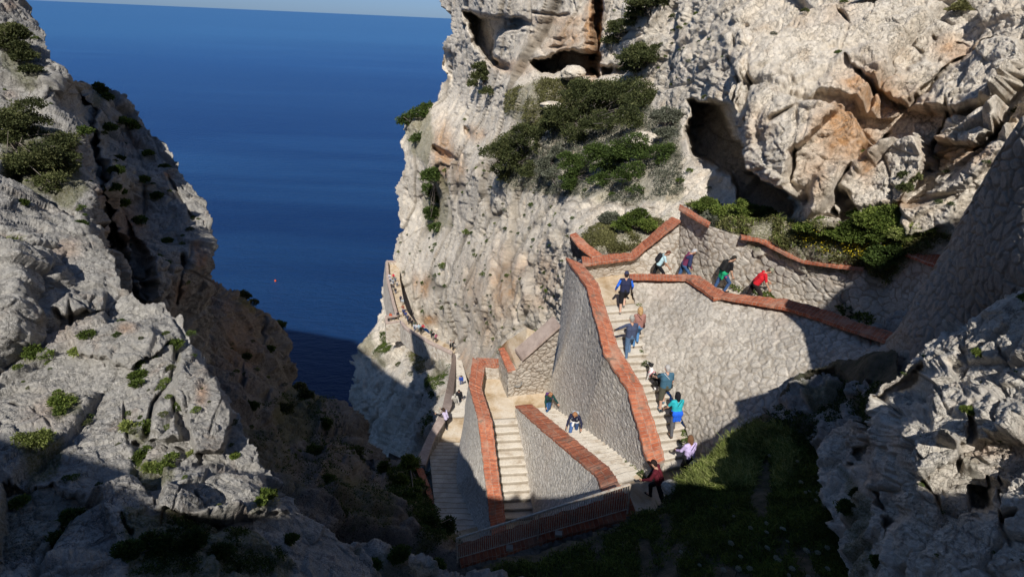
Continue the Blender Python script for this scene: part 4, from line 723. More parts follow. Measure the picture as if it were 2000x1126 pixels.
def ruled2(name, top, bot, **k):
    """corner to corner: keeps each top corner above its own bottom corner"""
    nt_, nb_ = [], []
    for i in range(len(top)-1):
        n = 12
        for q in range(n): nt_.append(top[i]+(top[i+1]-top[i])*q/n); nb_.append(bot[i]+(bot[i+1]-bot[i])*q/n)
    nt_.append(top[-1]); nb_.append(bot[-1]); nt_ = np.array(nt_); nb_ = np.array(nb_)
    s_ = np.r_[0, np.cumsum(np.maximum(np.linalg.norm(np.diff(nt_, axis=0), axis=1), np.linalg.norm(np.diff(nb_, axis=0), axis=1)))]
    res = k.pop('res', .05); nu = int(s_[-1]/res); t_ = np.linspace(0, s_[-1], nu)
    A_ = np.stack([np.interp(t_, s_, nt_[:, c_]) for c_ in range(3)], 1); B_ = np.stack([np.interp(t_, s_, nb_[:, c_]) for c_ in range(3)], 1)
    nv = max(3, int(np.linalg.norm(A_-B_, axis=1).max()/res)); s = np.linspace(0, 1, nv)[:, None, None]; P = A_[None]*(1-s)+B_[None]*s
    n = np.cross(np.gradient(P, axis=1), np.gradient(P, axis=0)); n /= np.linalg.norm(n, axis=-1, keepdims=True)+1e-9
    n = n*np.sign(-(n*P).sum(-1))[..., None]
    hh, j, tn = stone_disp(P, k.get('size', .33), k.get('st', (1, 1, 1)), k.get('seed', 0), k.get('depth', .05)); P = P+n*hh[..., None]
    id_ = np.arange(nu*nv).reshape(nv, nu); F = np.stack([id_[:-1, :-1], id_[1:, :-1], id_[1:, 1:], id_[:-1, 1:]], -1).reshape(-1, 4)
    return mesh_np(name, P.reshape(-1, 3), F, k['mat_'], smooth=True, attrs=dict(joint=j.ravel()*.9, tone=tn.ravel()))
fW = ruled2('stone_face', W_top, W_bot, mat_=STONE_W, size=.33, seed=23, depth=.036, res=.045)
capW1 = cap('brick_coping', px((1138, 516, -9.49), (1241, 502.5, -9.4), (1262, 483, -9.0), (1329, 429, -7.45)), px((1136, 501, -9.49), (1231, 493, -9.4), (1254, 472, -9.0), (1313, 422.6, -7.45)), .12)
capW2 = cap('brick_coping', px((1326, 406, -6.9), (1385, 440.5, -7.05)), px((1328, 398, -6.9), (1388, 434.5, -7.05)), .1)
capW3 = cap('brick_coping', px((1448, 462.5, -7.2), (1484, 468, -7.15), (1536, 495, -7.25), (1570, 509, -7.3), (1641, 519, -7.05), (1687, 523.5, -6.85)), px((1446, 458, -7.2), (1487, 462.5, -7.15), (1542, 489.5, -7.25), (1572, 503.6, -7.3), (1644, 514.5, -7.05), (1690, 519, -6.85)), .1)
capW4 = cap('brick_coping', px((1770, 494, -5.95), (1826, 516, -5.8), (1848, 528, -5.7)), px((1772, 484, -5.95), (1857, 469.5, -5.8), (1880, 480, -5.7)), .1)
capW5 = cap('brick_coping', px((1114, 457, -8.6), (1132, 480, -8.95), (1158, 500, -9.38)), px((1124, 453.5, -8.6), (1150, 478, -8.95), (1176, 497.5, -9.38)), .1)
fW5 = ruled('stone_face', dn(px((1114, 457, -8.6), (1132, 480, -8.95), (1158, 500, -9.38)), .1), px((1119, 500, -10.6), (1135, 504, -10.4), (1150, 506, -10.)), STONE_G, .3, .05, .05, seed=24)
r1 = ring(E(1187, 521, -9.95), np.array([-.1, -1, .1]), .2, .035); r2 = ring(E(1659, 578, -8.1), np.array([-.35, -1, .1]), .3, .05)
wall('retaining_wall', 'warm stone wall of rounded boulders with a wavy brick coping behind the upper path', [fW, fW5], [capW1, capW2, capW3, capW4, capW5], 'retaining wall', [r1, r2])
# ---------------- wall corner at the lower right slope
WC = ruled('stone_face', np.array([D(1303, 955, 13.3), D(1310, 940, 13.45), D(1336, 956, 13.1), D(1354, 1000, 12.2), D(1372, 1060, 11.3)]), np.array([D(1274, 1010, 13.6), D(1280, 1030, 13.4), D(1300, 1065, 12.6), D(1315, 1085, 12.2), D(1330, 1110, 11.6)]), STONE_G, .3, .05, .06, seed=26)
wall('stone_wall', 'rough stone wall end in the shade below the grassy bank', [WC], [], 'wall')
# ---------------- low wall with railing in front
R_L = np.array([D(893, 1066, 14.3), D(1060, 1012, 13.6), D(1212, 968, 12.9), D(1228, 963, 12.8)]); R_R = np.array([D(900, 1102, 14.2), D(1068, 1052, 13.5), D(1226, 1008, 12.8), D(1243, 1002, 12.75)])
capR = cap('brick_coping', R_R, R_L, .14, pitch=.125)
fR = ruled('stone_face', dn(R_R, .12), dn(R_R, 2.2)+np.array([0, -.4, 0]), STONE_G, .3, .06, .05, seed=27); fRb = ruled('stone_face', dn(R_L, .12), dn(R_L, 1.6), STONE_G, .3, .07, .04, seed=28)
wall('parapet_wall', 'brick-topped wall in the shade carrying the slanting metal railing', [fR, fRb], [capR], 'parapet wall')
m, t, b = mat('rail_paint'); p = geo(t); c = ramp(t, noise(t, p, 14, 4, .7), [(.45, (.62, .57, .48)), (.68, (.42, .26, .16))]); t.links.new(c, b.inputs['Base Color']); b.inputs['Roughness'].default_value = .6; b.inputs['Metallic'].default_value = .25; RAIL = m
b0, b1 = D(893.5, 1095, 14.25), D(1225.5, 1000, 12.8); t0, t1 = D(892, 1051, 13.9), D(1231, 945, 12.55)
root = empty('railing', (b0+b1)/2, 'slanting pale metal railing with thin balusters on the shaded brick wall', 'railing')
def rbar(name, pts, r, n=6):
    mb = MB(); mb.tube([np.array(q)-(b0+b1)/2 for q in pts], r, n); return mb.build(name, RAIL, root)
rbar('top_rail', [t0, t1], .034); lo = lambda s: b0+(b1-b0)*s+(t0-b0+(t1-b1-t0+b0)*s)*.13
rbar('bottom_rail', [lo(0), lo(1)], .014)
for s in (0, .5, 1.): rbar('post', [b0+(b1-b0)*s-np.array([0, 0, .05]), t0+(t1-t0)*s], .024 if s != .5 else .02)
for s in (.33, .62):
    q = b0+(b1-b0)*s; mb = MB(); q = q-(b0+b1)/2; mb.box(q+[-.09, -.12, -.04], q+[.09, .02, .05]); mb.build('bracket', PLASTER, root)
for k in range(1, 78):
    s = k/78; rbar('baluster', [lo(s), t0+(t1-t0)*s], .010, 4)
# ---------------- far cliff path
FP_L = px((759, 514, -53), (760, 545, -52), (772, 589, -50.4), (779, 620, -49.4), (792, 640, -48.2), (816, 660, -47.2), (846, 678, -46.3), (884, 695, -45.2)); FP_R = px((779, 513, -53), (779, 545, -52), (787, 588, -50.4), (795, 610, -49.4), (809, 630, -48.2), (831, 648, -47.2), (857, 664, -46.3), (892, 682, -45.2))
A1, _ = resamp(FP_L, 40); B1, _ = resamp(FP_R, 40); V_ = np.stack([A1+(B1-A1)*w for w in np.linspace(-.05, 1.1, 7)], 1).reshape(-1, 3); V_[:, 2] += .06*vnoise(V_*.8, 3)
id_ = np.arange(280).reshape(40, 7); F_ = np.stack([id_[:-1, :-1], id_[1:, :-1], id_[1:, 1:], id_[:-1, 1:]], -1).reshape(-1, 4)
o = mesh_np('path', V_, F_, LAND); tag(o, kind='structure')
fa = px((753.5, 509, -51.9), (754.5, 545, -50.9), (765, 589, -49.4), (772, 615, -48.5)); fb = px((758, 510, -51.9), (760, 545, -50.9), (770.5, 588, -49.4), (778, 614, -48.5))
c1 = cap('stone_coping', fa, fb, .3, CAPST, over=.0, pitch=.6, rag=.03); f1_ = ruled('stone_face', dn(fa, .2), dn(fa, 5.)+np.array([-.8, -.6, 0]), STONE_W, .6, .3, .1, seed=31); f2_ = ruled('stone_face', dn(fb, .2), dn(fb, 1.3), STONE_G, .6, .3, .05, seed=32)
ea = px((757, 508, -51.9), (784, 509, -51.9)); eb = px((757, 510.5, -51.9), (784, 511, -51.9)); c2_ = cap('stone_coping', ea, eb, .3, CAPST, over=0, pitch=.6); f3_ = ruled('stone_face', dn(eb, .2), dn(eb, 1.6), STONE_W, .6, .3, .06, seed=33)
wall('parapet_wall', 'far seaward parapet at the upper end of the cliff path', [f1_, f2_, f3_], [c1, c2_], 'parapet wall')
ta = px((752, 617, -48.5), (752.5, 631, -48.5), (781, 627, -48.5)); tb = px((757, 620, -48.5), (757, 627.5, -48.5), (779, 624.5, -48.5)); c3 = cap('stone_coping', ta, tb, .3, CAPST, over=0, pitch=.6)
f4_ = ruled('stone_face', dn(ta, .2), dn(ta, 4.)+np.array([0, -.3, 0]), STONE_W, .6, .25, .08, seed=34); tc = px((752, 616, -48.5), (774, 613.5, -48.5)); td = px((754, 619, -48.5), (776, 616, -48.5)); c4 = cap('stone_coping', tc, td, .3, CAPST, over=0, pitch=.6)
f5_ = ruled('stone_face', dn(tb, .2), dn(tb, 1.2), STONE_W, .6, .3, .05, seed=35)
wall('lookout_wall', 'small square lookout of pale stone on the cliff path', [f4_, f5_], [c3, c4], 'lookout')
floor('landing', px((754, 619, -49.6), (756, 630, -49.6), (781, 626, -49.6), (776, 616, -49.6)), LAND, res=1)
ga = px((782, 629, -47.9), (793, 643, -47.1), (811, 654, -46.2), (838, 670, -45.3), (861, 681, -44.7), (883, 691, -44.)); gb = px((785, 624.5, -47.9), (796, 638, -47.1), (813, 649, -46.2), (840, 664, -45.3), (863, 675.5, -44.7), (884, 685, -44.))
c5 = cap('stone_coping', ga, gb, .3, CAPST, over=0, pitch=.6); f6_ = ruled('stone_face', dn(ga, .2), dn(ga, 3.2)+np.array([-.1, -.5, 0]), STONE_W, .6, .2, .1, seed=36); f7_ = ruled('stone_face', dn(gb, .2), dn(gb, 1.2), STONE_G, .6, .3, .05, seed=37)
wall('parapet_wall', 'far pinkish parapet curving in front of the crowded part of the cliff path', [f6_, f7_], [c5], 'parapet wall')
# ================================================================== PEOPLE
def col(name, rgb, rough=.85, var=.12, sc=18):
    m, t, b = mat(name); p = N(t, 'TexCoord').outputs['Object']; n = noise(t, p, sc, 4, .6)
    t.links.new(mix(t, ramp(t, n, [(.35, 0.), (.65, 1.)]), tuple(max(0, x*(1-var)) for x in rgb), tuple(min(1, x*(1+var)) for x in rgb)), b.inputs['Base Color'])
    b.inputs['Roughness'].default_value = rough; b.inputs['Specular IOR Level'].default_value = .2; bump(t, b, n, .3, .01); return m
_cc = {}
def CM(kind, rgb):
    k = (kind, tuple(rgb))
    if k not in _cc: _cc[k] = col(kind, rgb, .55 if kind == 'skin' else .85)
    return _cc[k]
SKIN = (.52, .30, .20)
def nets(fn, lo, hi, h):
    lo = np.array(lo, float); hi = np.array(hi, float); n = np.ceil((hi-lo)/h).astype(int)+1
    ax = [lo[i]+h*np.arange(n[i]) for i in range(3)]; X, Y, Z = np.meshgrid(*ax, indexing='ij'); F = fn(np.stack([X, Y, Z], -1))
    s = F < 0
    cs = [F[i:n[0]-1+i, j:n[1]-1+j, k:n[2]-1+k] for i in (0, 1) for j in (0, 1) for k in (0, 1)]
    offs = [(i, j, k) for i in (0, 1) for j in (0, 1) for k in (0, 1)]
    acc = np.zeros(cs[0].shape+(3,)); cnt = np.zeros(cs[0].shape)
    for a in range(8):
        for b_ in range(a+1, 8):
            d = np.array(offs[b_])-np.array(offs[a])
            if abs(d).sum() != 1: continue
            c = (cs[a] < 0) != (cs[b_] < 0)
            t_ = np.where(c, cs[a]/np.where(c, cs[a]-cs[b_], 1), 0); p = np.array(offs[a])+t_[..., None]*d
            acc += np.where(c[..., None], p, 0); cnt += c
    act = cnt > 0; idx = -np.ones(act.shape, int); idx[act] = np.arange(act.sum())
    I = np.stack(np.nonzero(act), -1); V = lo+h*(I+acc[act]/cnt[act][:, None]); Q = []
    for a in range(3):
        u, v = (a+1) % 3, (a+2) % 3
        sl0 = [slice(1, n[k]-1) for k in range(3)]; sl0[a] = slice(0, n[a]-1); sl1 = list(sl0); sl1[a] = slice(1, n[a])
        s0, s1 = s[tuple(sl0)], s[tuple(sl1)]; ed = np.stack(np.nonzero(s0 != s1), -1)
        if not len(ed): continue
        fl = s0[tuple(ed.T)]; ed = ed+np.array([1 if k != a else 0 for k in range(3)])
        def g(du, dv):
            q = ed.copy(); q[:, u] -= du; q[:, v] -= dv; return idx[tuple(q.T)]
        q = np.stack([g(1, 1), g(0, 1), g(0, 0), g(1, 0)], 1); q[~fl] = q[~fl][:, ::-1]; Q.append(q)
    return V, np.concatenate(Q) if Q else np.zeros((0, 4), int)
def cones(L, k=.03):
    """smooth union of tapered capsules (a, b, ra, rb)"""
    def f(P):
        d = None
        for a, b_, ra, rb in L:
            a = np.array(a, float); b_ = np.array(b_, float); ab = b_-a; t_ = np.clip(((P-a)@ab)/(ab@ab+1e-9), 0, 1)
            x = np.linalg.norm(P-a-t_[..., None]*ab, axis=-1)-(ra+(rb-ra)*t_)
            if d is None: d = x
            else:
                h = np.clip(.5+.5*(d-x)/k, 0, 1); d = d*(1-h)+x*h-k*h*(1-h)
        return d
    P = np.array([p for a, b_, ra, rb in L for p in (a, b_)]); r = max(max(ra, rb) for _, _, ra, rb in L)+.04
    return f, P.min(0)-r, P.max(0)+r
def blob(L, h, k=.03): f, lo, hi = cones(L, k); return nets(f, lo, hi, h)
def skeleton(H=1.7, lean=8, side=0, step=.12, up=.0, legs=0, al=(5, 12, 20), ar=(5, 12, 20), look=15, turn=0, build=1.):
    """local frame: faces +y, feet near z = 0. step: foot forward offset; up: front foot raised; al/ar: arm (forward, outward, elbow)"""
    s = H/1.7; R = lambda d: math.radians(d); J = {}
    hip = np.array([0, -.02+.3*step, .90*s-.35*abs(step)*.3+.3*up]); J['hip'] = hip
    ln, sd_ = R(lean), R(side); sp = np.array([math.sin(sd_), math.sin(ln)*math.cos(sd_), math.cos(ln)*math.cos(sd_)])
    fwd = np.array([0, math.cos(ln), -math.sin(ln)]); J['sp'], J['fwd'] = sp, fwd
    J['chest'] = hip+sp*.36*s; J['neck'] = hip+sp*.52*s; hd = R(lean*.6+look)
    hv = np.array([math.sin(sd_)*.6, math.sin(hd), math.cos(hd)]); J['head'] = J['neck']+hv*.15*s+fwd*.015; J['hv'] = hv; J['hf'] = np.array([math.sin(R(turn)), math.cos(hd)*math.cos(R(turn)), -math.sin(hd)])
    for sg, nm, a in ((-1, 'l', al), (1, 'r', ar)):
        sh = J['neck']-sp*.055*s+np.array([sg*.175*s*build**.5, 0, 0]); fa, oa, el = map(R, a)
        up_ = np.array([sg*math.sin(oa), math.sin(fa)*math.cos(oa), -math.cos(fa)*math.cos(oa)]); e = sh+up_*.285*s
        fa2 = fa+el; lo_ = np.array([sg*math.sin(oa*.3), math.sin(fa2), -math.cos(fa2)]); lo_ /= np.linalg.norm(lo_); w = e+lo_*.25*s
        J[nm+'sh'], J[nm+'el'], J[nm+'wr'], J[nm+'hd'] = sh, e, w, lo_
        fr = (sg > 0) == (legs == 0); ft = np.array([sg*.09*s, (step if fr else -step), (up if fr else 0)+.08*s]); hp = hip+np.array([sg*.09*s, 0, -.04])
        mid = (hp+ft)/2; L = .405*s; dd = np.linalg.norm(hp-ft)/2; b_ = math.sqrt(max(L*L-dd*dd, .0001)); kn = mid+np.array([sg*.015, b_, 0])*1.
        J[nm+'hp'], J[nm+'kn'], J[nm+'an'] = hp, kn, ft; J[nm+'toe'] = ft+np.array([sg*.02, .15*s, -.045*s])
    J['s'] = s; J['build'] = build; return J
def person(name_label, foot, face, pose, look, vox=.02, group=None, H=1.7, simple=False):
    """foot: world point under the body; face: heading in degrees (0 = away from the camera, 90 = to the right)"""
    J = skeleton(H=H, **pose); s, bd = J['s'], J['build']; sp = J['sp']; fwd = J['fwd']; parts = []
    X = np.array([1., 0, 0])
    def tor(g):                   # torso volume
        o = []
        for sg in (-1, 1):
            o += [(J['hip']+X*sg*.07*s+sp*.02, J['chest']+X*sg*.07*s*bd-sp*.05, (.105*bd+g)*s, (.10*bd+g)*s), (J['chest']+X*sg*.075*s*bd-sp*.05, J['neck']+X*sg*.09*s-sp*.07*s, (.105*bd+g)*s, (.075+g)*s)]
        if bd > 1.1: o.append((J['hip']+sp*.12+fwd*.05, J['hip']+sp*.22+fwd*.06, .13, .12))
        return o
    def leg(g, a=0., b_=1.):
        o = []
        for nm in 'lr':
            hp, kn, an = J[nm+'hp'], J[nm+'kn'], J[nm+'an']
            if b_ <= .5: o.append((hp, hp+(kn-hp)*b_*2, (.088*bd+g)*s, (.072+g)*s))
            else: o += [(hp, kn, (.085*bd+g)*s, (.056+g)*s), (kn, an, (.056+g*.9)*s, (.040+g*.8)*s)]
        return o
    def arm(g, full=True):
        o = []
        for nm in 'lr':
            sh, e, w = J[nm+'sh'], J[nm+'el'], J[nm+'wr']; o.append((sh, e if full else sh+(e-sh)*.75, (.052+g)*s, (.040+g)*s))
            if full: o.append((e, w, (.040+g)*s, (.029+g*.9)*s))
        return o
    hd, hv, hf = J['head'], J['hv'], J['hf']; hr = np.cross(hf, hv); hr /= np.linalg.norm(hr)+1e-9
    head = [(hd-hv*.03*s, hd+hv*.045*s-hf*.012, .078*s, .088*s), (hd-hv*.07*s+hf*.035*s, hd-hv*.02*s+hf*.03, .042*s, .06*s), (J['neck']-sp*.04, hd-hv*.06*s, .055*s, .05*s)]
    if not simple: head += [(hd+hf*.085*s, hd+hf*.108*s-hv*.025*s, .010*s, .016*s)]+[(hd+hr*sg*.088*s+hv*.01, hd+hr*sg*.092*s-hv*.03*s, .016*s, .012*s) for sg in (-1, 1)]
    feet = [(J[n_+'an'], J[n_+'toe'], .036*s, .03*s) for n_ in 'lr']
    B_ = head+tor(-.008)+leg(0)+arm(0)+feet
    V, F = blob(B_, vox, .035); parts.append(('body', V, F, CM('skin', look.get('skin', SKIN))))
    if 1:                         # hands: palm and five separate bent fingers, joined on at the wrist
        mbh = MB()
        for nm, sg in (('l', -1), ('r', 1)):
            w, d = J[nm+'wr'], J[nm+'hd']; sd_ = np.array([0, 1., 0])-d*d[1]; sd_ /= np.linalg.norm(sd_)+1e-9; nrm = np.cross(d, sd_)*sg
            if simple: mbh.tube([w, w+d*.07*s, w+d*.15*s], [.028*s, .036*s, .02*s], 6); continue
            for q in (-.5, -.17, .17, .5): mbh.tube([w, w+d*.05*s+sd_*q*.05*s, w+d*.085*s+sd_*q*.066*s], [.022*s, .017*s, .012*s], 6)
            for q, L in ((-.5, .062), (-.17, .078), (.17, .084), (.5, .074)):
                a = w+d*.08*s+sd_*q*.066*s; mbh.tube([a, a+(d*.95-nrm*.2)*L*.45*s, a+(d*.8-nrm*.55)*L*.75*s, a+(d*.55-nrm*.8)*L*s], [.0105*s, .0095*s, .0085*s, .006*s], 5)
            a = w+d*.025*s+sd_*.022*s; mbh.tube([a, a+(d*.5+sd_*.8)*.035*s, a+(d*.85+sd_*.5)*.062*s-nrm*.008, a+(d+sd_*.25)*.085*s-nrm*.012], [.015*s, .012*s, .010*s, .007*s], 5)
        V0, F0 = parts[0][1], parts[0][2]; hV = np.array(mbh.v)
        body_extra = (hV, mbh.f)
    top, bot = look.get('top'), look.get('bottom')
    if top:
        L = tor(.010)+arm(.010, look.get('sleeves', 'long') == 'long')
        if look.get('collar'): L.append((J['neck']-sp*.05, J['neck']+sp*.02, .07, .065))
        V, F = blob(L, vox, .03); parts.append((look.get('topname', 'shirt'), V, F, CM('cloth', top)))
    if look.get('sleeve_col'):
        for nm in 'lr':
            sh, e, w = J[nm+'sh'], J[nm+'el'], J[nm+'wr']
            V, F = blob([(sh+(e-sh)*.12, e, .064*s, .053*s), (e, w, .053*s, .042*s)], vox, .02); parts.append(('sleeve', V, F, CM('cloth', look['sleeve_col'])))
    if bot:
        kind = look.get('botname', 'trousers'); g = .014
        if kind == 'shorts': L = leg(.018, 0, .5)
        elif kind == 'skirt': L = [(J['hip'], J['hip']*[1, 1, 0]+[0, .0, .50*s], .13*s, .19*s)]
        else: L = leg(g)
        L += [(J['hip']+X*.06*s*sg, J['hip']+X*sg*.06*s+sp*.06*s, (.112*bd)*s, (.112*bd)*s) for sg in (-1, 1)]
        V, F = blob(L, vox, .03); parts.append((kind, V, F, CM('cloth', bot)))
    for nm in 'lr':
        an, to = J[nm+'an'], J[nm+'toe']; V, F = blob([(an+[0, -.03, -.045*s], to+[0, .02, 0], .042*s, .036*s), (an, an+[0, .02, -.03], .045*s, .045*s)], vox, .02); parts.append(('shoe', V, F, CM('leather', look.get('shoes', (.12, .11, .10)))))
    hair = look.get('hair', (.06, .035, .02)); hl = look.get('hairlen', 0)
    if hair is not None:
        L = [(hd+hv*.03*s-hf*.02, hd+hv*.055*s-hf*.012, .092*s, .088*s), (hd-hf*.03*s, hd-hf*.035*s-hv*.05*s, .078*s, .06*s)]
        if hl > 0: L += [(hd-hf*.04*s, hd-hf*.07*s-hv*(.08+hl)*s, .085*s, .06*s)]+[(hd+hr*sg*.06-hf*.01, hd+hr*sg*.075-hv*(.06+hl*.7)*s, .05*s, .035*s) for sg in (-1, 1)]
        V, F = blob(L, vox, .02)
        if look.get('curly'): V = V+.018*np.stack([vnoise(V*28, 60+i) for i in range(3)], -1)
        parts.append(('hair', V, F, CM('hair', hair)))
    if look.get('hat'):
        V, F = blob([(hd+hv*.05*s-hf*.01, hd+hv*.075*s-hf*.005, .098*s, .085*s), (hd+hv*.035*s+hf*.07*s+hr*.03, hd+hv*.03*s+hf*.15*s+hr*.02, .03*s, .022*s), (hd+hv*.035*s+hf*.07*s-hr*.03, hd+hv*.03*s+hf*.15*s-hr*.02, .03*s, .022*s)], vox, .02); parts.append(('cap', V, F, CM('cloth', look['hat'])))
    if look.get('pack'):
        c = (J['chest']+J['hip'])/2+sp*.10*s-fwd*.17*s; V, F = blob([(c+X*q*.07-sp*.12*s, c+X*q*.07+sp*.15*s, .095, .085) for q in (-1, 1)], vox, .03); parts.append(('backpack', V, F, CM('nylon', look['pack'])))
        for sg in (-1, 1):
            mb = MB(); mb.tube([J['neck']+X*sg*.09-sp*.02-fwd*.10, J['neck']+X*sg*.10+sp*.02, J['chest']+X*sg*.11+fwd*.13, J['chest']+X*sg*.14-sp*.12+fwd*.04], .018, 5); parts.append(('strap', np.array(mb.v), mb.f, CM('nylon', look['pack'])))
    if look.get('tied'):
        c = J['hip']+sp*.06; V, F = blob([(c+X*sg*.08, c+X*sg*.09+np.array([0, -.05, -.02]), .128, .12) for sg in (-1, 1)]+[(c-fwd*.09+X*q*.09, c-fwd*.12+X*q*.10-np.array([0, 0, .30]), .07, .05) for q in (-1, 0, 1)], vox, .03)
        parts.append(('tied_jacket', V, F, CM('cloth', look['tied'])))
        if look.get('tied2'): V, F = blob([(c+fwd*.10+X*.03, c+fwd*.15+X*.08-np.array([0, 0, .20]), .05, .06), (c+X*.12+fwd*.05, c+X*.16-np.array([0, 0, .16]), .06, .05)], vox, .02); parts.append(('tied_sleeve', V, F, CM('cloth', look['tied2'])))
    if look.get('bag'):
        sg = look.get('bagside', 1); c = J['hip']+X*sg*.19+sp*.05; V, F = blob([(c-sp*.05+fwd*.04, c+sp*.03+fwd*.04, .05, .045), (c-sp*.05-fwd*.05, c+sp*.03-fwd*.05, .05, .045)], vox, .02); parts.append(('shoulder_bag', V, F, CM('leather', look['bag'])))
        mb = MB(); o_ = -sg; mb.tube([c+sp*.04, J['chest']+X*sg*.03-fwd*.125, J['neck']+X*o_*.12-fwd*.07, J['neck']+X*o_*.13+sp*.01, J['chest']+X*o_*.02+fwd*.13, c+sp*.04+fwd*.05], .010, 5); parts.append(('bag_strap', np.array(mb.v), mb.f, CM('cloth', look.get('strap', look['bag']))))
    if look.get('over'):
        V, F = blob([(J['rsh']+sp*.02, J['rel']+[.02, -.02, -.08], .075, .09), (J['rsh'], J['chest']+X*.13-fwd*.08, .06, .08)], vox, .03); parts.append(('jacket', V, F, CM('cloth', look['over'])))
    if look.get('print'):
        c = J['chest']+fwd*.116; mb = MB()
        for (dx, dz, rx, rz) in ((0, .03, .05, .014), (-.03, -.01, .02, .02), (.03, -.01, .02, .02), (0, -.05, .055, .012), (0, -.085, .03, .012)):
            mb.tube([c+X*(dx-rx)+sp*dz, c+X*(dx+rx)+sp*dz], rz, 6)
        parts.append(('shirt_print', np.array(mb.v), mb.f, CM('cloth', (.8, .78, .76))))
    # assemble
    lowest = min(J['lan'][2], J['ran'][2])-.088*s
    a = math.radians(-face); Rz = np.array([[math.cos(a), -math.sin(a), 0], [math.sin(a), math.cos(a), 0], [0, 0, 1]])
    root = None
    if simple:
        Vs, Fs, mi, mats, off_ = [], [], [], [], 0
        for i, (nm, V, F, m_) in enumerate(parts):
            V = V-[0, 0, lowest]; V = V@Rz.T; Vs.append(V); Fs += [tuple(int(q)+off_ for q in f) for f in F]; off_ += len(V)
            if m_ not in mats: mats.append(m_)
            mi += [mats.index(m_)]*len(F)
        me = bpy.data.meshes.new('person'); me.from_pydata(np.concatenate(Vs).tolist(), [], Fs)
        for m_ in mats: me.materials.append(m_)
        me.polygons.foreach_set('material_index', mi); me.polygons.foreach_set('use_smooth', [True]*len(mi)); me.update()
        o = bpy.data.objects.new('person', me); C.objects.link(o); o.location = Vector([float(x) for x in foot]); return tag(o, name_label, 'person', group)
    root = None
    for i, (nm, V, F, m_) in enumerate(parts):
        V = np.asarray(V)-[0, 0, lowest]; V = V@Rz.T; F = [tuple(int(q) for q in f) for f in F]
        if i == 0:
            hV, hF = body_extra; hV = (hV-[0, 0, lowest])@Rz.T; F = F+[tuple(int(q)+len(V) for q in f) for f in hF]; V = np.concatenate([V, hV])
            root = empty('person', foot, name_label, 'person', group)
        me = bpy.data.meshes.new(nm); me.from_pydata(V.tolist(), [], F); me.materials.append(m_); me.polygons.foreach_set('use_smooth', [True]*len(F)); me.update()
        o = bpy.data.objects.new(nm, me); C.objects.link(o); o.parent = root
    # eyes and mouth
    mb = MB(); 
    for sg in (-1, 1):
        e = hd+hf*.094*s+hr*sg*.032*s+hv*.012*s; mb.tube([e-hf*.008, e+hf*.004], [.010*s, .006*s], 6)
    e = hd+hf*.094*s-hv*.055*s; mb.tube([e-hr*.022*s, e, e+hr*.022*s], [.004, .007, .004], 5)
    Vv = (np.array(mb.v)-[0, 0, lowest])@Rz.T; me = bpy.data.meshes.new('face'); me.from_pydata(Vv.tolist(), [], mb.f); me.materials.append(CM('skin', (.10, .04, .03))); o = bpy.data.objects.new('face', me); C.objects.link(o); o.parent = root
    return root
PO = dict
def FT(u, v, e): return E(u, v, e)
navy, jeans, black, blue = (.025, .03, .07), (.06, .13, .27), (.015, .015, .018), (.03, .16, .75)
person('man in navy vest with bright blue sleeves and black shorts climbing the upper steps', FT(1214, 609, -10.6), 0, PO(lean=10, step=.16, up=.16, al=(-5, 22, 35), ar=(0, 25, 40), look=5, build=1.1), PO(top=navy, topname='vest', sleeve_col=blue, bottom=black, botname='shorts', hair=(.03, .02, .02), hat=(.04, .045, .09), shoes=(.25, .22, .2), skin=(.58, .36, .26)), H=1.76)
person('blonde woman in patterned blouse and jeans beside the curved stone wall', FT(1240, 676, -11.12), -4, PO(lean=5, step=.08, up=.1, al=(0, 8, 12), ar=(5, 10, 15)), PO(top=(.34, .17, .14), bottom=(.09, .22, .42), hair=(.45, .28, .13), hairlen=.06, curly=True, bag=(.05, .02, .02), bagside=1, shoes=(.05, .04, .04)), H=1.68)
person('man in grey cap and slate blue sweater resting a hand on the brick coping', FT(1225, 698, -11.3), -12, PO(lean=8, step=.1, up=.12, al=(25, 55, 20), ar=(0, 10, 15), build=1.08), PO(top=(.06, .075, .13), topname='sweater', bottom=(.10, .17, .28), hair=(.3, .28, .26), hat=(.36, .35, .30), shoes=(.3, .3, .3)), H=1.74)
man = person('grey haired man in blue t-shirt and olive shorts holding a dog lead', FT(1291, 797, -12.15), -8, PO(lean=8, step=.12, up=.14, al=(35, 15, 25), ar=(0, 12, 18), build=1.12), PO(top=(.055, .13, .19), sleeves='short', bottom=(.09, .085, .06), botname='shorts', hair=(.42, .40, .38), bag=black, bagside=1, strap=(.6, .6, .6), shoes=(.12, .2, .25), skin=(.55, .33, .24)), H=1.76)
person('black haired woman in turquoise top with a blue jacket tied round her waist', FT(1312, 848, -12.55), -10, PO(lean=12, step=.14, up=.14, al=(12, 22, 25), ar=(10, 12, 30)), PO(top=(.03, .42, .47), sleeves='short', bottom=(.12, .12, .13), hair=(.01, .01, .012), hairlen=.06, tied=(.02, .13, .72), bag=black, bagside=-1, shoes=(.12, .08, .06)), H=1.68)
person('woman in pale lilac top with a black bag at the foot of the upper steps', FT(1336, 930, -13.1), -18, PO(lean=10, step=.08, al=(15, 15, 35), ar=(10, 15, 40)), PO(top=(.58, .47, .74), bottom=black, hair=(.16, .08, .04), hairlen=.04, bag=black, bagside=-1, pack=None, shoes=black, skin=(.56, .34, .26)), H=1.66)
person('person in dark red top striding across the shaded landing', FT(1283, 982, -13.2), -60, PO(lean=24, step=.26, up=.05, al=(15, 8, 40), ar=(-10, 8, 30)), PO(top=(.10, .012, .02), bottom=(.012, .012, .014), hair=(.02, .012, .01), shoes=(.03, .03, .03)), H=1.7)
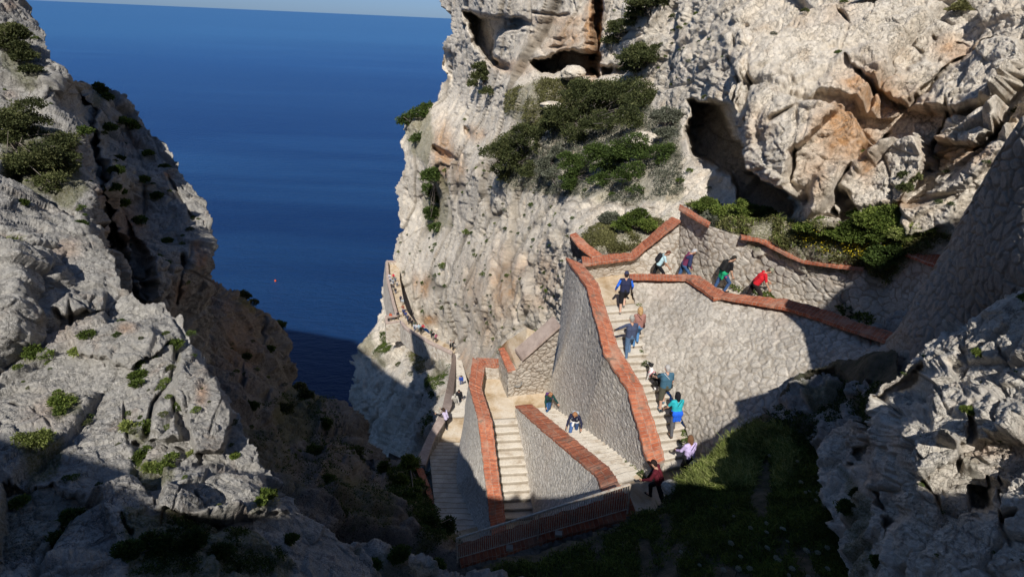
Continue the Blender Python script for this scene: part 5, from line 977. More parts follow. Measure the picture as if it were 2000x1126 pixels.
person('long haired woman in dark green top carrying a pink and navy backpack', FT(1068, 809, -17.45), 165, PO(lean=18, step=.12, up=.08, al=(40, 25, 50), ar=(25, 15, 30), look=20), PO(top=(.012, .05, .045), bottom=(.05, .12, .26), hair=(.30, .14, .06), hairlen=.14, curly=True, pack=(.10, .04, .14), shoes=(.3, .3, .3)), H=1.62)
person('curly haired woman in navy jumper with a white jacket tied at her waist', FT(1119, 852, -15.95), 195, PO(lean=22, step=.18, up=.16, al=(35, 30, 40), ar=(30, 15, 40), look=25), PO(top=(.02, .022, .05), bottom=(.06, .12, .28), hair=(.38, .18, .08), hairlen=.05, curly=True, tied=(.75, .74, .72), tied2=(.75, .74, .72), pack=(.35, .38, .42), shoes=(.6, .6, .6)), H=1.68)
person('dark haired woman in pale blue t-shirt with a small rucksack behind the upper parapet', FT(1278, 551, -10.3), 95, PO(lean=24, step=.16, up=.12, al=(10, 12, 20), ar=(20, 10, 20), look=30), PO(top=(.48, .66, .70), sleeves='short', bottom=black, hair=(.13, .05, .03), pack=(.02, .02, .025), shoes=black), H=1.66)
person('grey haired man in maroon shirt with a navy jacket over one shoulder', FT(1328, 553, -10.12), 92, PO(lean=18, step=.14, up=.1, al=(5, 10, 25), ar=(0, 12, 20), look=35, build=1.1), PO(top=(.17, .035, .085), bottom=jeans, hair=(.42, .42, .43), over=(.03, .04, .10), shoes=black), H=1.74)
person('man in black t-shirt and jeans with green and pink clothing round his waist', FT(1402, 573, -9.85), 80, PO(lean=16, step=.2, up=.1, al=(10, 12, 20), ar=(0, 14, 25), look=30, build=1.08), PO(top=(.012, .012, .014), sleeves='short', bottom=(.05, .10, .22), hair=(.03, .025, .02), tied=(.02, .35, .16), tied2=(.75, .03, .12), pack=(.02, .02, .02), shoes=black), H=1.78)
person('man in red t-shirt with a white print and camouflage cap', FT(1462, 594, -9.55), 100, PO(lean=28, step=.16, up=.1, al=(25, 15, 25), ar=(15, 15, 20), look=30, build=1.1), PO(top=(.60, .02, .03), sleeves='short', bottom=(.03, .02, .02), hair=(.1, .07, .05), hat=(.26, .25, .18), print=True, shoes=black), H=1.74)
person('person in lavender top with dark sleeves leaning on the stone parapet with a phone', FT(873, 837, -24.0), -60, PO(lean=20, step=.06, al=(55, 15, 30), ar=(60, 12, 30), look=15), PO(top=(.60, .52, .70), sleeve_col=(.02, .018, .02), sleeves='short', bottom=(.02, .018, .02), hair=(.05, .03, .02), hairlen=.05, shoes=(.4, .4, .4)), vox=.026)
person('person in pale grey top and light trousers coming up the lower steps', FT(889, 799, -26.6), 175, PO(lean=15, step=.12, up=.1, al=(10, 15, 25), ar=(10, 15, 25)), PO(top=(.50, .47, .42), bottom=(.38, .36, .33), hair=(.25, .22, .2), hat=(.4, .38, .33), shoes=(.2, .2, .2)), vox=.03)
person('dark clothed person walking close behind the one in pale grey', FT(897, 790, -27.3), 175, PO(lean=15, step=.12, up=.1), PO(top=(.02, .02, .025), bottom=(.03, .03, .035), hair=(.03, .02, .02), hairlen=.03, shoes=black), vox=.03)
person('small figure in blue on the narrow steps beside the cliff', FT(901, 753, -31), 180, PO(lean=10, step=.12), PO(top=(.03, .08, .38), bottom=(.1, .12, .2), hair=(.02, .02, .02), shoes=(.5, .5, .5)), vox=.035, H=1.35)
# dog with harness and lead
P0 = FT(1271, 752, -11.75)
dogr = empty('dog', P0, 'black and white dog in a harness standing on the steps beside its owner', 'dog')
dk_, wh_ = [], []
Vb, Fb = blob([((0, -.22, .42), (0, .16, .44), .095, .115), ((0, .12, .36), (0, .2, .5), .10, .085), ((0, .2, .5), (0, .30, .64), .07, .055), ((0, .31, .68), (0, .36, .67), .07, .062), ((0, .36, .66), (0, .47, .62), .045, .028), ((-.05, .30, .74), (-.08, .29, .69), .022, .014), ((.05, .30, .74), (.08, .29, .69), .022, .014),
 ((-.07, .18, .38), (-.075, .17, .2), .045, .028), ((-.075, .17, .2), (-.075, .19, .03), .026, .022), ((.07, .18, .38), (.075, .22, .2), .045, .028), ((.075, .22, .2), (.075, .24, .03), .026, .022),
 ((-.06, -.22, .40), (-.08, -.14, .26), .07, .045), ((-.08, -.14, .26), (-.08, -.27, .15), .036, .024), ((-.08, -.27, .15), (-.08, -.23, .03), .022, .022), ((.06, -.22, .40), (.08, -.18, .26), .07, .045), ((.08, -.18, .26), (.08, -.31, .15), .036, .024), ((.08, -.31, .15), (.08, -.28, .03), .022, .022),
 ((0, -.30, .45), (0, -.42, .50), .03, .024), ((0, -.42, .50), (0, -.52, .62), .024, .014)], .016, .03)
m, t, b = mat('dog_coat'); oc = N(t, 'TexCoord').outputs['Object']; sx = N(t, 'SeparateXYZ'); t.links.new(oc, sx.inputs[0]); nn_ = noise(t, oc, 6, 2, .5)
fr = math_(t, 'ADD', math_(t, 'MULTIPLY', sx.outputs['Y'], 1.6), math_(t, 'MULTIPLY', nn_, .9)); leg_w = math_(t, 'LESS_THAN', sx.outputs['Z'], .20)
mm_ = math_(t, 'MAXIMUM', math_(t, 'MULTIPLY', math_(t, 'GREATER_THAN', fr, .62), math_(t, 'LESS_THAN', math_(t, 'ADD', sx.outputs['Z'], math_(t, 'MULTIPLY', nn_, .1)), .70)), leg_w)
t.links.new(mix(t, mm_, (.015, .014, .014), (.72, .69, .66)), b.inputs['Base Color']); b.inputs['Roughness'].default_value = .8
me = bpy.data.meshes.new('body'); me.from_pydata(Vb.tolist(), [], [tuple(int(q) for q in f) for f in Fb]); me.materials.append(m); me.polygons.foreach_set('use_smooth', [True]*len(Fb)); o = bpy.data.objects.new('body', me); C.objects.link(o); o.parent = dogr
mb = MB()
for yy, zz_, r_ in ((.10, .43, .125), (.20, .47, .105)): mb.tube([np.array([r_*math.cos(a), yy, zz_+r_*math.sin(a)]) for a in np.linspace(0, 2*math.pi, 17)], .012, 5)
mb.tube([(0, .10, .555), (0, .20, .575)], .012, 5); o = mb.build('harness', CM('nylon', (.45, .05, .08)), dogr)
dogr.rotation_euler = (math.radians(12), 0, math.radians(28)); dogr.scale = (1.1,)*3
mb = MB(); a_ = np.array(P0)+[.02, .1, .65]; h_ = np.array(man.location)+[-.22, .32, .86]; mb.tube([a_, (a_+h_)/2-[0, 0, .12], h_], .009, 5)
o = recenter(mb.build('dog_lead', CM('nylon', (.02, .02, .02)))); tag(o, 'thin dark lead running from the dog harness to the hand of its owner', 'lead')
# ---- crowd on the far path
rg = random.Random(5)
cols = [(.45, .03, .05), (.6, .6, .62), (.03, .04, .09), (.30, .33, .36), (.02, .02, .025), (.10, .16, .35), (.62, .58, .52), (.04, .05, .12), (.5, .45, .4), (.08, .08, .1)]
far = [  # u, v(feet), height, top colour, facing, label
 (762, 547, -51.9, (.62, .62, .68), 180, 'white topped walker nearest the seaward parapet at the top of the far path'), (769, 546, -51.9, (.62, .03, .06), 180, 'walker in a bright red top near the upper end of the far path'),
 (763, 553, -51.7, (.5, .5, .55), 180, None), (768, 557, -51.6, (.35, .38, .42), 185, None), (773, 554, -51.7, (.12, .15, .2), 180, None), (766, 561, -51.5, (.6, .58, .55), 180, None), (776, 560, -51.5, (.55, .5, .45), 170, None),
 (769, 569, -51.2, (.05, .05, .06), 180, None), (773, 574, -51., (.03, .03, .03), 180, None), (783, 590, -50.4, (.03, .04, .09), 170, 'walker in navy standing apart below the upper group on the far path'), (787, 596, -50.2, (.4, .45, .5), 160, None),
 (788, 610, -49.6, (.25, .08, .05), 165, None), (789, 617, -49.3, (.03, .05, .14), 170, None), (793, 622, -49., (.04, .06, .2), 165, None), (797, 628, -48.7, (.05, .06, .1), 160, None), (801, 632, -48.5, (.03, .04, .05), 160, None), (805, 638, -48.2, (.02, .02, .03), 160, None), (799, 634, -48.5, (.03, .03, .04), 160, None),
 (811, 641, -47.9, (.05, .08, .06), 160, None), (810, 646, -47.6, (.55, .57, .6), 150, None), (815, 648, -47.3, (.6, .6, .66), 150, None), (820, 648, -47.3, (.35, .5, .55), 150, None), (826, 648, -47.3, (.6, .04, .07), 150, 'walker in a red top beside the middle of the far parapet'), (822, 652, -47.1, (.03, .03, .03), 150, None),
 (842, 659, -46.6, (.04, .07, .05), 140, None), (846, 664, -46.4, (.015, .015, .02), 140, 'walker all in black on the lower part of the far path'), (851, 667, -46.2, (.45, .12, .2), 140, None), (879, 679, -45.4, (.62, .55, .5), 120, 'walker in white at the outer bend of the far path'), (884, 683, -45.2, (.03, .03, .03), 130, None), (764, 625, -49.5, (.55, .10, .04), 200, 'person in an orange red top inside the small stone lookout'), (777, 622, -49.4, (.03, .03, .05), 150, 'person in black at the inner corner of the small stone lookout')]
grp_labels = 'one of the indistinct small walkers in the crowd on the far cliff path'
for (u, v, e, tc, fc, lab) in far:
    person(lab or grp_labels, FT(u, v, e), fc+rg.uniform(-20, 20), PO(lean=rg.uniform(5, 18), step=rg.uniform(.05, .18), al=(rg.uniform(0, 40), 15, 25), ar=(rg.uniform(0, 40), 15, 25)), PO(top=tc, bottom=rg.choice([(.05, .08, .16), (.02, .02, .02), (.3, .27, .22), (.06, .07, .09)]), hair=rg.choice([(.03, .02, .02), (.1, .06, .03), (.3, .28, .26)]), shoes=(.1, .1, .1)), vox=.05, simple=True, group='walkers crowding the far cliff path', H=rg.uniform(1.62, 1.8))
# ================================================================== VEGETATION
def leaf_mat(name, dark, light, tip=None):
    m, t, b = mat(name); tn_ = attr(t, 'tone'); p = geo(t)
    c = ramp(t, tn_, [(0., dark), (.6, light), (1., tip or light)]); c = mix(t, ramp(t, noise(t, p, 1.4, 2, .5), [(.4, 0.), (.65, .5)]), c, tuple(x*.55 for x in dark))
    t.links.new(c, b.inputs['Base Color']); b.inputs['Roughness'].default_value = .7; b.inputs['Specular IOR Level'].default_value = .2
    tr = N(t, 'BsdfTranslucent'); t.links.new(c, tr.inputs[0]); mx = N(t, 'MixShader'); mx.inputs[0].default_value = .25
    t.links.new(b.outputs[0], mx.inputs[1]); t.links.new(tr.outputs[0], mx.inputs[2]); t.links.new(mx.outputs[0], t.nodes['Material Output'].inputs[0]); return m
JUN = leaf_mat('juniper_leaves', (.030, .040, .014), (.095, .11, .038), (.19, .19, .075))
GRN = leaf_mat('green_leaves', (.035, .055, .012), (.12, .17, .03), (.26, .30, .07))
GRY = leaf_mat('grey_green_leaves', (.06, .065, .045), (.18, .19, .13), (.32, .32, .25))
GRS = leaf_mat('grass_blades', (.07, .09, .02), (.27, .32, .08), (.50, .50, .20))
DRK = leaf_mat('dark_leaves', (.022, .038, .009), (.075, .115, .025), (.15, .20, .05))
OLV = leaf_mat('olive_herbs', (.09, .09, .03), (.24, .23, .09), (.42, .38, .18))
YEL = plain('yellow_petals', (.70, .50, .02), (.85, .68, .04), 20)
WHT = plain('white_petals', (.34, .37, .28), (.52, .54, .45), 40)
TWIG = plain('twigs', (.12, .095, .075), (.30, .26, .22), 9)
def leaf_quads(P, Nn, L, w, rg, up=.3):
    n = len(P); d = rg.normal(size=(n, 3))+Nn*.9; d[:, 2] += up; d /= np.linalg.norm(d, axis=1, keepdims=True)
    s = np.cross(d, rg.normal(size=(n, 3))); s /= np.linalg.norm(s, axis=1, keepdims=True)+1e-9; L = np.asarray(L)*rg.uniform(.6, 1.3, n); L = L[:, None]; w = np.asarray(w); w = w[:, None] if w.ndim else w
    V = np.stack([P-s*w*.35, P+d*L*.45-s*w*.5*1.2, P+d*L, P+d*L*.45+s*w*.5*1.2], 1).reshape(-1, 3)
    V[0::4] += 0; F = np.arange(n*4).reshape(n, 4); return V, F
def cloud(blobs, n, rg, flat=.75):
    """leaf seats through a crown made of overlapping uneven clumps"""
    R = np.array([b_[1] for b_ in blobs]); w = R**2/np.sum(R**2); k = rg.choice(len(blobs), n, p=w); Cn = np.array([b_[0] for b_ in blobs])[k]
    d = rg.normal(size=(n, 3)); d[:, 2] = np.abs(d[:, 2])*.9+d[:, 2]*.1; d /= np.linalg.norm(d, axis=1, keepdims=True)
    nz_ = vnoise(d*2.2+k[:, None]*7.1, 5)*.35+vnoise(d*5+k[:, None]*3.1, 6)*.22
    r = R[k]*(rg.uniform(.35, 1, n)**.45)*(1+nz_); keep = rg.random(n) < .55+.9*nz_+.25
    P = Cn+d*r[:, None]*[1, 1, flat]; return P[keep], d[keep], (r/R[k])[keep]
def bush(label, surf, pts, mat_, leaf, n_, cat='shrub', name='shrub', group=None, flat=.7, twigs=8, seed=1, lift=.25, wid=.45):
    """pts: (u, v, radius in pixels); seated on the rock seen there"""
    rg = np.random.default_rng(seed); bl = []; z0 = None; big = surf is RC or (surf is LU and n_ > 5000); n = int(n_*(2.3 if big else 1.2))
    for (u, v, r) in pts:
        p, nn_ = on(surf, u, v); z = p@fw; R = r*z/FPX*(1.5 if big else 1.05); q = p+nn_*R*lift+np.array([0, 0, R*lift]); nsub = 1 if r < 14 else (4 if r < 26 else 7)
        bl.append((q, R*(1 if nsub == 1 else .74)))
        for _ in range(nsub-1):
            a = rg.uniform(0, 2*math.pi); bl.append((q+R*.62*(RT*math.cos(a)-UP*math.sin(a)*.8)*rg.uniform(.5, 1.1)+np.array([0, 0, R*rg.uniform(-.1, .25)]), R*rg.uniform(.38, .56)))
    base = np.mean([b_[0] for b_ in bl], 0); base[2] = min(b_[0][2]-b_[1]*.5 for b_ in bl)
    P, d, rr_ = cloud(bl, n, rg, flat); z = P@fw; L = leaf*z/FPX
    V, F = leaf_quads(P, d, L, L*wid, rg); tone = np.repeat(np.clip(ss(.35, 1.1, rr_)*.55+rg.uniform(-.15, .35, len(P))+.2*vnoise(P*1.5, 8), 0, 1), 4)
    root = empty(name, base, label, cat, group)
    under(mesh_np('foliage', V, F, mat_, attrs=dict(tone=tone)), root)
    if twigs:
        mb = MB()
        for _ in range(twigs):
            q, R = bl[rg.integers(len(bl))]; a = bl[0][0]-[0, 0, bl[0][1]*.5]; c_ = q+(rg.normal(size=3)*.5+[0, 0, .3])*R*.95; mid = (a+c_)/2+rg.normal(size=3)*R*.15; zz_ = (q@fw)/FPX
            mb.tube([a, mid, c_], [max(R*.035, zz_*1.1), max(R*.022, zz_*.8), zz_*.5], 4)
            for _ in range(2): mb.tube([mid, mid+rg.normal(size=3)*R*.45+[0, 0, R*.15]], [zz_*.6, zz_*.3], 3)
        under(mb.build('branches', TWIG), root)
    return root
# ---- terrace junipers on the sunlit cliff
bush('broad dark juniper hugging the left end of the cliff terrace', RC, [(1005, 318, 36), (1040, 292, 30), (978, 345, 20), (1025, 345, 20)], JUN, 4.2, 9000, seed=1)
bush('largest dark green juniper sprawling across the middle of the cliff terrace', RC, [(1105, 250, 32), (1150, 228, 38), (1205, 215, 40), (1250, 215, 32), (1170, 265, 28), (1225, 262, 28), (1120, 278, 24), (1080, 262, 18)], JUN, 4.2, 20000, twigs=26, seed=2)
bush('rounded green juniper standing just above the big terrace juniper', RC, [(1256, 132, 30), (1238, 150, 18), (1275, 120, 18)], JUN, 4.2, 6000, seed=3)
bush('dark shrub clinging to the steep face right of the overhang', RC, [(1212, 72, 20), (1236, 58, 16), (1196, 90, 12)], JUN, 4.2, 3500, seed=4)
bush('twiggy dark shrub at the top edge above the terrace', RC, [(1275, 28, 30), (1250, 42, 18), (1300, 14, 16)], JUN, 4.2, 5500, twigs=14, seed=5)
bush('grey green bush beside the mouth of the dark cave', RC, [(1303, 245, 24), (1296, 270, 16)], GRY, 4., 4500, twigs=16, seed=6)
bush('low wide green bushes along the lower front of the terrace', RC, [(1130, 345, 26), (1185, 330, 32), (1235, 322, 30), (1285, 315, 24), (1230, 355, 24), (1172, 368, 18), (1120, 372, 16), (1240, 380, 12)], DRK, 4.2, 14000, twigs=16, seed=7)
bush('small grey shrubs in front of the big juniper', RC, [(1075, 330, 18), (1085, 352, 16), (1100, 310, 14), (1110, 372, 14)], GRY, 4., 4000, seed=8)
bush('dark bush on the left shoulder below the overhang', RC, [(946, 162, 18), (953, 186, 10), (930, 172, 9)], JUN, 4.2, 2600, seed=9)
bush('dark green scrub draped down the seaward cleft', RC, [(855, 350, 18), (850, 385, 16), (848, 420, 14), (855, 450, 10)], DRK, 4.2, 4500, flat=.9, lift=.1, seed=10)
bush('scrub on the seaward shoulder of the sunlit cliff', RC, [(800, 243, 12), (820, 228, 12), (832, 212, 9), (815, 275, 10)], DRK, 4., 2500, flat=.9, lift=.05, seed=11)
bush('rounded blue green cushion bush in the planter above the top landing', RC, [(1187, 437, 15)], GRY, 4., 2200, twigs=0, seed=12)
bush('bright green bush in the planter above the top landing', RC, [(1236, 445, 20), (1262, 450, 15), (1215, 452, 12)], GRN, 4.5, 3800, seed=13)
bush('grey dead shrub hanging over the wall beside the short brick coping', RC, [(1398, 448, 16), (1385, 430, 12)], GRY, 4.5, 2600, twigs=24, seed=14)
bush('green bush at the left end of the strip above the back wall', RC, [(1385, 412, 18), (1418, 420, 20), (1450, 424, 16)], GRN, 4.5, 5500, seed=15)
bush('dark rounded bush in front of the cave mouth', RC, [(1466, 412, 12), (1490, 420, 12)], DRK, 4.5, 2400, twigs=0, seed=16)
bush('large yellow flowered bush under the overhanging rock', RC, [(1600, 468, 24), (1640, 476, 24), (1672, 462, 20), (1570, 462, 14)], GRN, 4.8, 8000, seed=17)
bush('tall leafy bush at the foot of the diagonal crack', RC, [(1705, 448, 24), (1735, 445, 20), (1728, 470, 22), (1690, 480, 18)], GRN, 4.8, 7000, seed=18)
bush('spiky light green plant beside the right end of the back wall', RC, [(1768, 470, 18), (1800, 462, 16)], GRS, 7., 2600, twigs=0, wid=.18, seed=19)
bush('dark shaded ivy like shrub near the end of the back wall', RC, [(1720, 505, 22), (1750, 495, 18)], DRK, 4.8, 3500, seed=20)
bush('small round cushion plant at the base of the overhanging rock', RC, [(1675, 428, 11)], DRK, 4., 1400, twigs=0, seed=21)
bush('green tuft growing in the long diagonal crack', RC, [(1778, 352, 14), (1760, 370, 9)], JUN, 4.5, 2000, seed=22)
bush('green shrub on top of the overhanging mass at the upper edge', RC, [(1697, 12, 18), (1712, 0, 14)], DRK, 4.5, 2200, seed=23)
bush('small yellow green plant near the top right edge', RC, [(1868, 16, 12)], OLV, 4.5, 900, twigs=0, seed=24)
bush('dark plant on the right edge above the grey wall', RC, [(1985, 215, 14), (1998, 200, 10)], JUN, 4.5, 1500, seed=25)
# ---- left cliff
bush('large dark juniper with bleached twigs on the upper left cliff', LU, [(15, 285, 34), (60, 275, 36), (105, 290, 32), (125, 325, 26), (75, 335, 34), (25, 335, 28), (100, 365, 22)], JUN, 5., 16000, twigs=40, seed=30, lift=.15)
bush('dark juniper at the far top left edge', LU, [(18, 105, 26), (52, 132, 20), (70, 155, 12)], JUN, 5., 5500, twigs=8, seed=31)
bush('small bush in the notch of the left skyline', LU, [(196, 192, 14), (208, 202, 9)], DRK, 5., 1800, seed=32)
bush('bright green mat plant below the skyline notch', LU, [(232, 240, 12), (250, 246, 13), (265, 250, 8)], GRN, 5., 1800, twigs=0, flat=.5, lift=.1, seed=33)
LLp = [((20, 500, 20), (12, 470, 10)), ((22, 548, 20),), ((14, 610, 22), (30, 640, 14)), ((14, 665, 20),), ((72, 698, 20), (95, 700, 10)), ((130, 795, 24), (115, 775, 14), (120, 815, 14)), ((80, 870, 28), (50, 880, 20)), ((270, 735, 13), (276, 718, 8)), ((268, 752, 9),), ((250, 833, 15),), ((280, 838, 16),), ((270, 882, 14), (285, 872, 10)), ((295, 905, 14),), ((318, 908, 18), (335, 892, 12)), ((172, 657, 12),), ((150, 690, 10),), ((342, 684, 12),), ((460, 890, 6),), ((375, 885, 6),), ((265, 350, 0),)]
for i, b_ in enumerate(LLp[:-1]):
    bush('green herb tuft growing from a crack in the near left slabs', LL, list(b_), GRN if i % 3 else GRS, 5.5, int(220*sum(q[2] for q in b_)**.9/4), cat='plant', name='herb_tuft', group='herb tufts in the cracks of the near left slabs', twigs=0, flat=.6, lift=.12, seed=40+i, wid=.38)
bush('yellow flowered green mat at the right tip of the near slabs', LL, [(508, 985, 16), (525, 968, 16), (540, 955, 12)], GRN, 5.5, 3200, cat='plant', name='flowering_plant', twigs=0, flat=.5, lift=.1, seed=60)
for i, b_ in enumerate([((110, 1060, 34), (140, 1030, 24)), ((250, 1092, 30), (300, 1085, 30)), ((370, 1085, 30), (420, 1100, 24)), ((40, 975, 16),), ((560, 1060, 14),)]):
    bush('shaded green shrub at the foot of the near left slabs', LL, list(b_), DRK, 5.5, int(120*sum(q[2] for q in b_)), group='shaded shrubs at the foot of the near left slabs', twigs=3, flat=.6, lift=.1, seed=70+i)
for i, b_ in enumerate([((468, 1036, 12),), ((500, 1062, 12),), ((620, 1095, 22), (650, 1085, 16)), ((770, 1105, 22), (740, 1095, 14)), ((860, 1098, 16),), ((560, 1100, 16),)]):
    bush('low green plant among the broken foreground rocks', LB, list(b_), GRN if i < 2 else DRK, 5.5, int(110*sum(q[2] for q in b_)), cat='plant', name='herb_tuft', group='plants among the broken foreground rocks', twigs=0, flat=.6, lift=.1, seed=80+i)
bush('leafy sunlit bush beside the brick edge of the lower steps', LM, [(798, 925, 22), (780, 945, 20), (815, 945, 16), (808, 970, 18)], GRN, 4.6, 6500, seed=90)
bush('shaded bush filling the bank below the sunlit one', LM, [(795, 1000, 28), (825, 1015, 24), (775, 985, 20), (840, 1040, 20)], DRK, 4.6, 7500, seed=91)
bush('dark shrub at the bottom of the bank by the railing', LM, [(800, 1060, 24), (835, 1070, 20), (862, 1066, 14)], DRK, 4.6, 5000, seed=92)
bush('round dark bush on the skyline of the shaded cliff', LM, [(483, 580, 14), (500, 590, 10)], JUN, 4., 2000, seed=93)
for i, b_ in enumerate([((330, 445, 8),), ((545, 640, 12),), ((600, 770, 16), (585, 755, 12)), ((640, 820, 16),), ((560, 800, 20),), ((620, 880, 18),), ((690, 960, 22), (720, 985, 18)), ((650, 930, 16),), ((530, 840, 16),), ((500, 790, 14),), ((700, 880, 12),), ((740, 930, 14),), ((660, 1010, 16),), ((590, 930, 14),), ((480, 700, 8),), ((520, 690, 7),)]):
    if i: bush('dark scrub in the shaded gully', LM, list(b_), DRK if i % 2 else JUN, 4.2, int(90*sum(q[2] for q in b_)), group='scrub in the shaded gully', twigs=3, flat=.8, lift=.1, seed=100+i)
for i, b_ in enumerate([((240, 378, 6),), ((305, 383, 8),), ((322, 318, 7),), ((290, 300, 7),), ((210, 255, 12),), ((222, 340, 14), (228, 370, 12)), ((245, 400, 12),), ((160, 262, 12),), ((330, 460, 7),), ((285, 350, 8),), ((240, 300, 8),), ((160, 440, 10),), ((40, 405, 8),), ((275, 430, 10),)]):
    bush('little green tuft rooted in the upper left cliff', LU, list(b_), DRK if i % 3 else GRN, 4.8, int(100*sum(q[2] for q in b_)), cat='plant', name='cliff_tuft', group='little tufts rooted in the upper left cliff', twigs=0, flat=.7, lift=.1, seed=120+i)
for i, (u, v, r) in enumerate([(1907, 686, 9), (1878, 790, 9), (1660, 1000, 18), (1665, 960, 14), (1990, 580, 12), (1700, 1090, 16)]):
    bush('green tuft growing on the fractured outcrop at lower right', RR, [(u, v, r)], GRN if i < 2 else DRK, 5., int(110*r), cat='plant', name='cliff_tuft', group='tufts on the fractured outcrop', twigs=0, flat=.6, lift=.1, seed=140+i)
# ---- small round tufts dotted over the pale cliff face
rg = random.Random(11); face = [(865, 170), (930, 210), (990, 350), (1110, 400), (1110, 480), (1080, 600), (1000, 660), (930, 690), (890, 660), (800, 590), (780, 500), (790, 400), (850, 470), (880, 330)]
proto = {}
def tuft_mesh(mat_, seed, leaf=.34):
    r_ = np.random.default_rng(seed); P, d, rr_ = cloud([(np.zeros(3), 1.)], 420, r_, .8); V, F = leaf_quads(P, d, np.full(len(P), leaf), .16, r_)
    o = mesh_np('cliff_tuft', V, F, mat_, attrs=dict(tone=np.repeat(np.clip(rr_*.6+r_.uniform(-.2, .3, len(P)), 0, 1), 4))); me = o.data; bpy.data.objects.remove(o); return me
TM = [tuft_mesh(m_, 200+i) for i, m_ in enumerate((JUN, DRK, GRY, DRK, GRN))]
k = 0
extra = [(1145, 375, 6), (1028, 400, 7), (1085, 418, 8), (1073, 440, 6), (1133, 437, 8), (1105, 460, 5), (1120, 430, 5), (1018, 545, 6), (1050, 563, 7), (1063, 568, 6), (912, 455, 8), (870, 335, 6), (930, 500, 6), (1400, 400, 6), (1195, 378, 7), (1325, 350, 8), (1345, 330, 7), (1380, 360, 5), (1150, 350, 5), (1200, 390, 5), (865, 520, 9), (870, 600, 7), (855, 540, 6), (1690, 305, 5), (1310, 30, 8), (1330, 60, 6), (1340, 120, 7), (1310, 165, 6), (1370, 190, 8), (1575, 45, 7), (1635, 125, 7), (1650, 15, 7), (1520, 105, 6), (1800, 300, 6), (1840, 335, 7), (1965, 230, 10), (1900, 440, 7), (1860, 400, 6), (1835, 395, 7), (1930, 320, 6), (1570, 15, 7)]
while k < 170:
    if k < len(extra): u, v, r = extra[k]
    else:
        u, v = rg.uniform(775, 1115), rg.uniform(150, 690); r = rg.choice([2.2, 2.6, 3, 3.4, 4, 5])
        if not inside(face, np.array([u]), np.array([v]))[0]: continue
    p, nn_ = on(RC, u, v); z = p@fw; s = r*z/FPX; o = bpy.data.objects.new('cliff_tuft', TM[rg.randrange(5)]); C.objects.link(o); o.location = Vector((p+nn_*s*.1).tolist()); o.scale = (s, s, s*.9); o.rotation_euler[2] = rg.uniform(0, 6)
    tag(o, 'small round tuft of scrub dotted on the pale sunlit cliff', 'plant', 'round tufts dotted over the pale cliff'); k += 1
for _ in range(34):
    u, v = rg.uniform(735, 880), rg.uniform(640, 860); r = rg.choice([3, 4, 5, 6])
    if not inside([(745, 645), (880, 700), (860, 790), (835, 860), (820, 770), (760, 700)], np.array([u]), np.array([v]))[0]: continue
    p, nn_ = on(PR, u, v); z = p@fw; s = r*z/FPX; o = bpy.data.objects.new('cliff_tuft', TM[rg.randrange(5)]); C.objects.link(o); o.location = Vector(p.tolist()); o.scale = (s, s, s); tag(o, 'small green tuft on the headland below the path', 'plant', 'tufts on the headland below the path')
rq = random.Random(21)
for (S_, reg, n, lab, grp_, rr_) in ((LL, [(60, 600), (350, 610), (440, 800), (540, 960), (400, 1000), (60, 930), (30, 700)], 46, 'tiny green sprig in a joint of the near left slabs', 'tiny sprigs in the joints of the near left slabs', (3, 4.5, 6, 8)), (LU, [(60, 60), (110, 180), (230, 210), (400, 400), (410, 580), (180, 460), (0, 400), (0, 100)], 40, 'small dark sprig on the upper left cliff', 'small sprigs on the upper left cliff', (3, 4, 5, 7)),
    (RR, [(1730, 760), (1850, 640), (2000, 600), (2000, 1100), (1700, 1100)], 16, 'tiny sprig in a crack of the outcrop at lower right', 'tiny sprigs on the outcrop', (3, 4, 5)), (LM, [(440, 600), (560, 700), (680, 820), (780, 920), (700, 1040), (560, 940), (440, 740)], 60, 'dark tuft on the shaded cliff above the gully', 'dark tufts on the shaded cliff', (3, 4, 5, 6)),
    (RC, [(1180, 20), (1420, 20), (1400, 180), (1200, 180)], 22, 'little tuft on the cliff above the terrace', 'little tufts on the cliff above the terrace', (3, 4, 5))):
    k = 0
    while k < n:
        u, v = rq.uniform(0, 2000), rq.uniform(0, 1126)
        if not inside(reg, np.array([u]), np.array([v]))[0]: continue
        p, nn_ = on(S_, u, v); s = rq.choice(rr_)*(p@fw)/FPX; o = bpy.data.objects.new('cliff_tuft', TM[rq.choice((0, 1, 3, 4, 4) if S_ is not LM else (2, 4, 2, 0))]); C.objects.link(o); o.location = Vector((p+nn_*s*.1).tolist()); o.scale = (s, s, s*.8); o.rotation_euler[2] = rq.uniform(0, 6); tag(o, lab, 'plant', grp_); k += 1
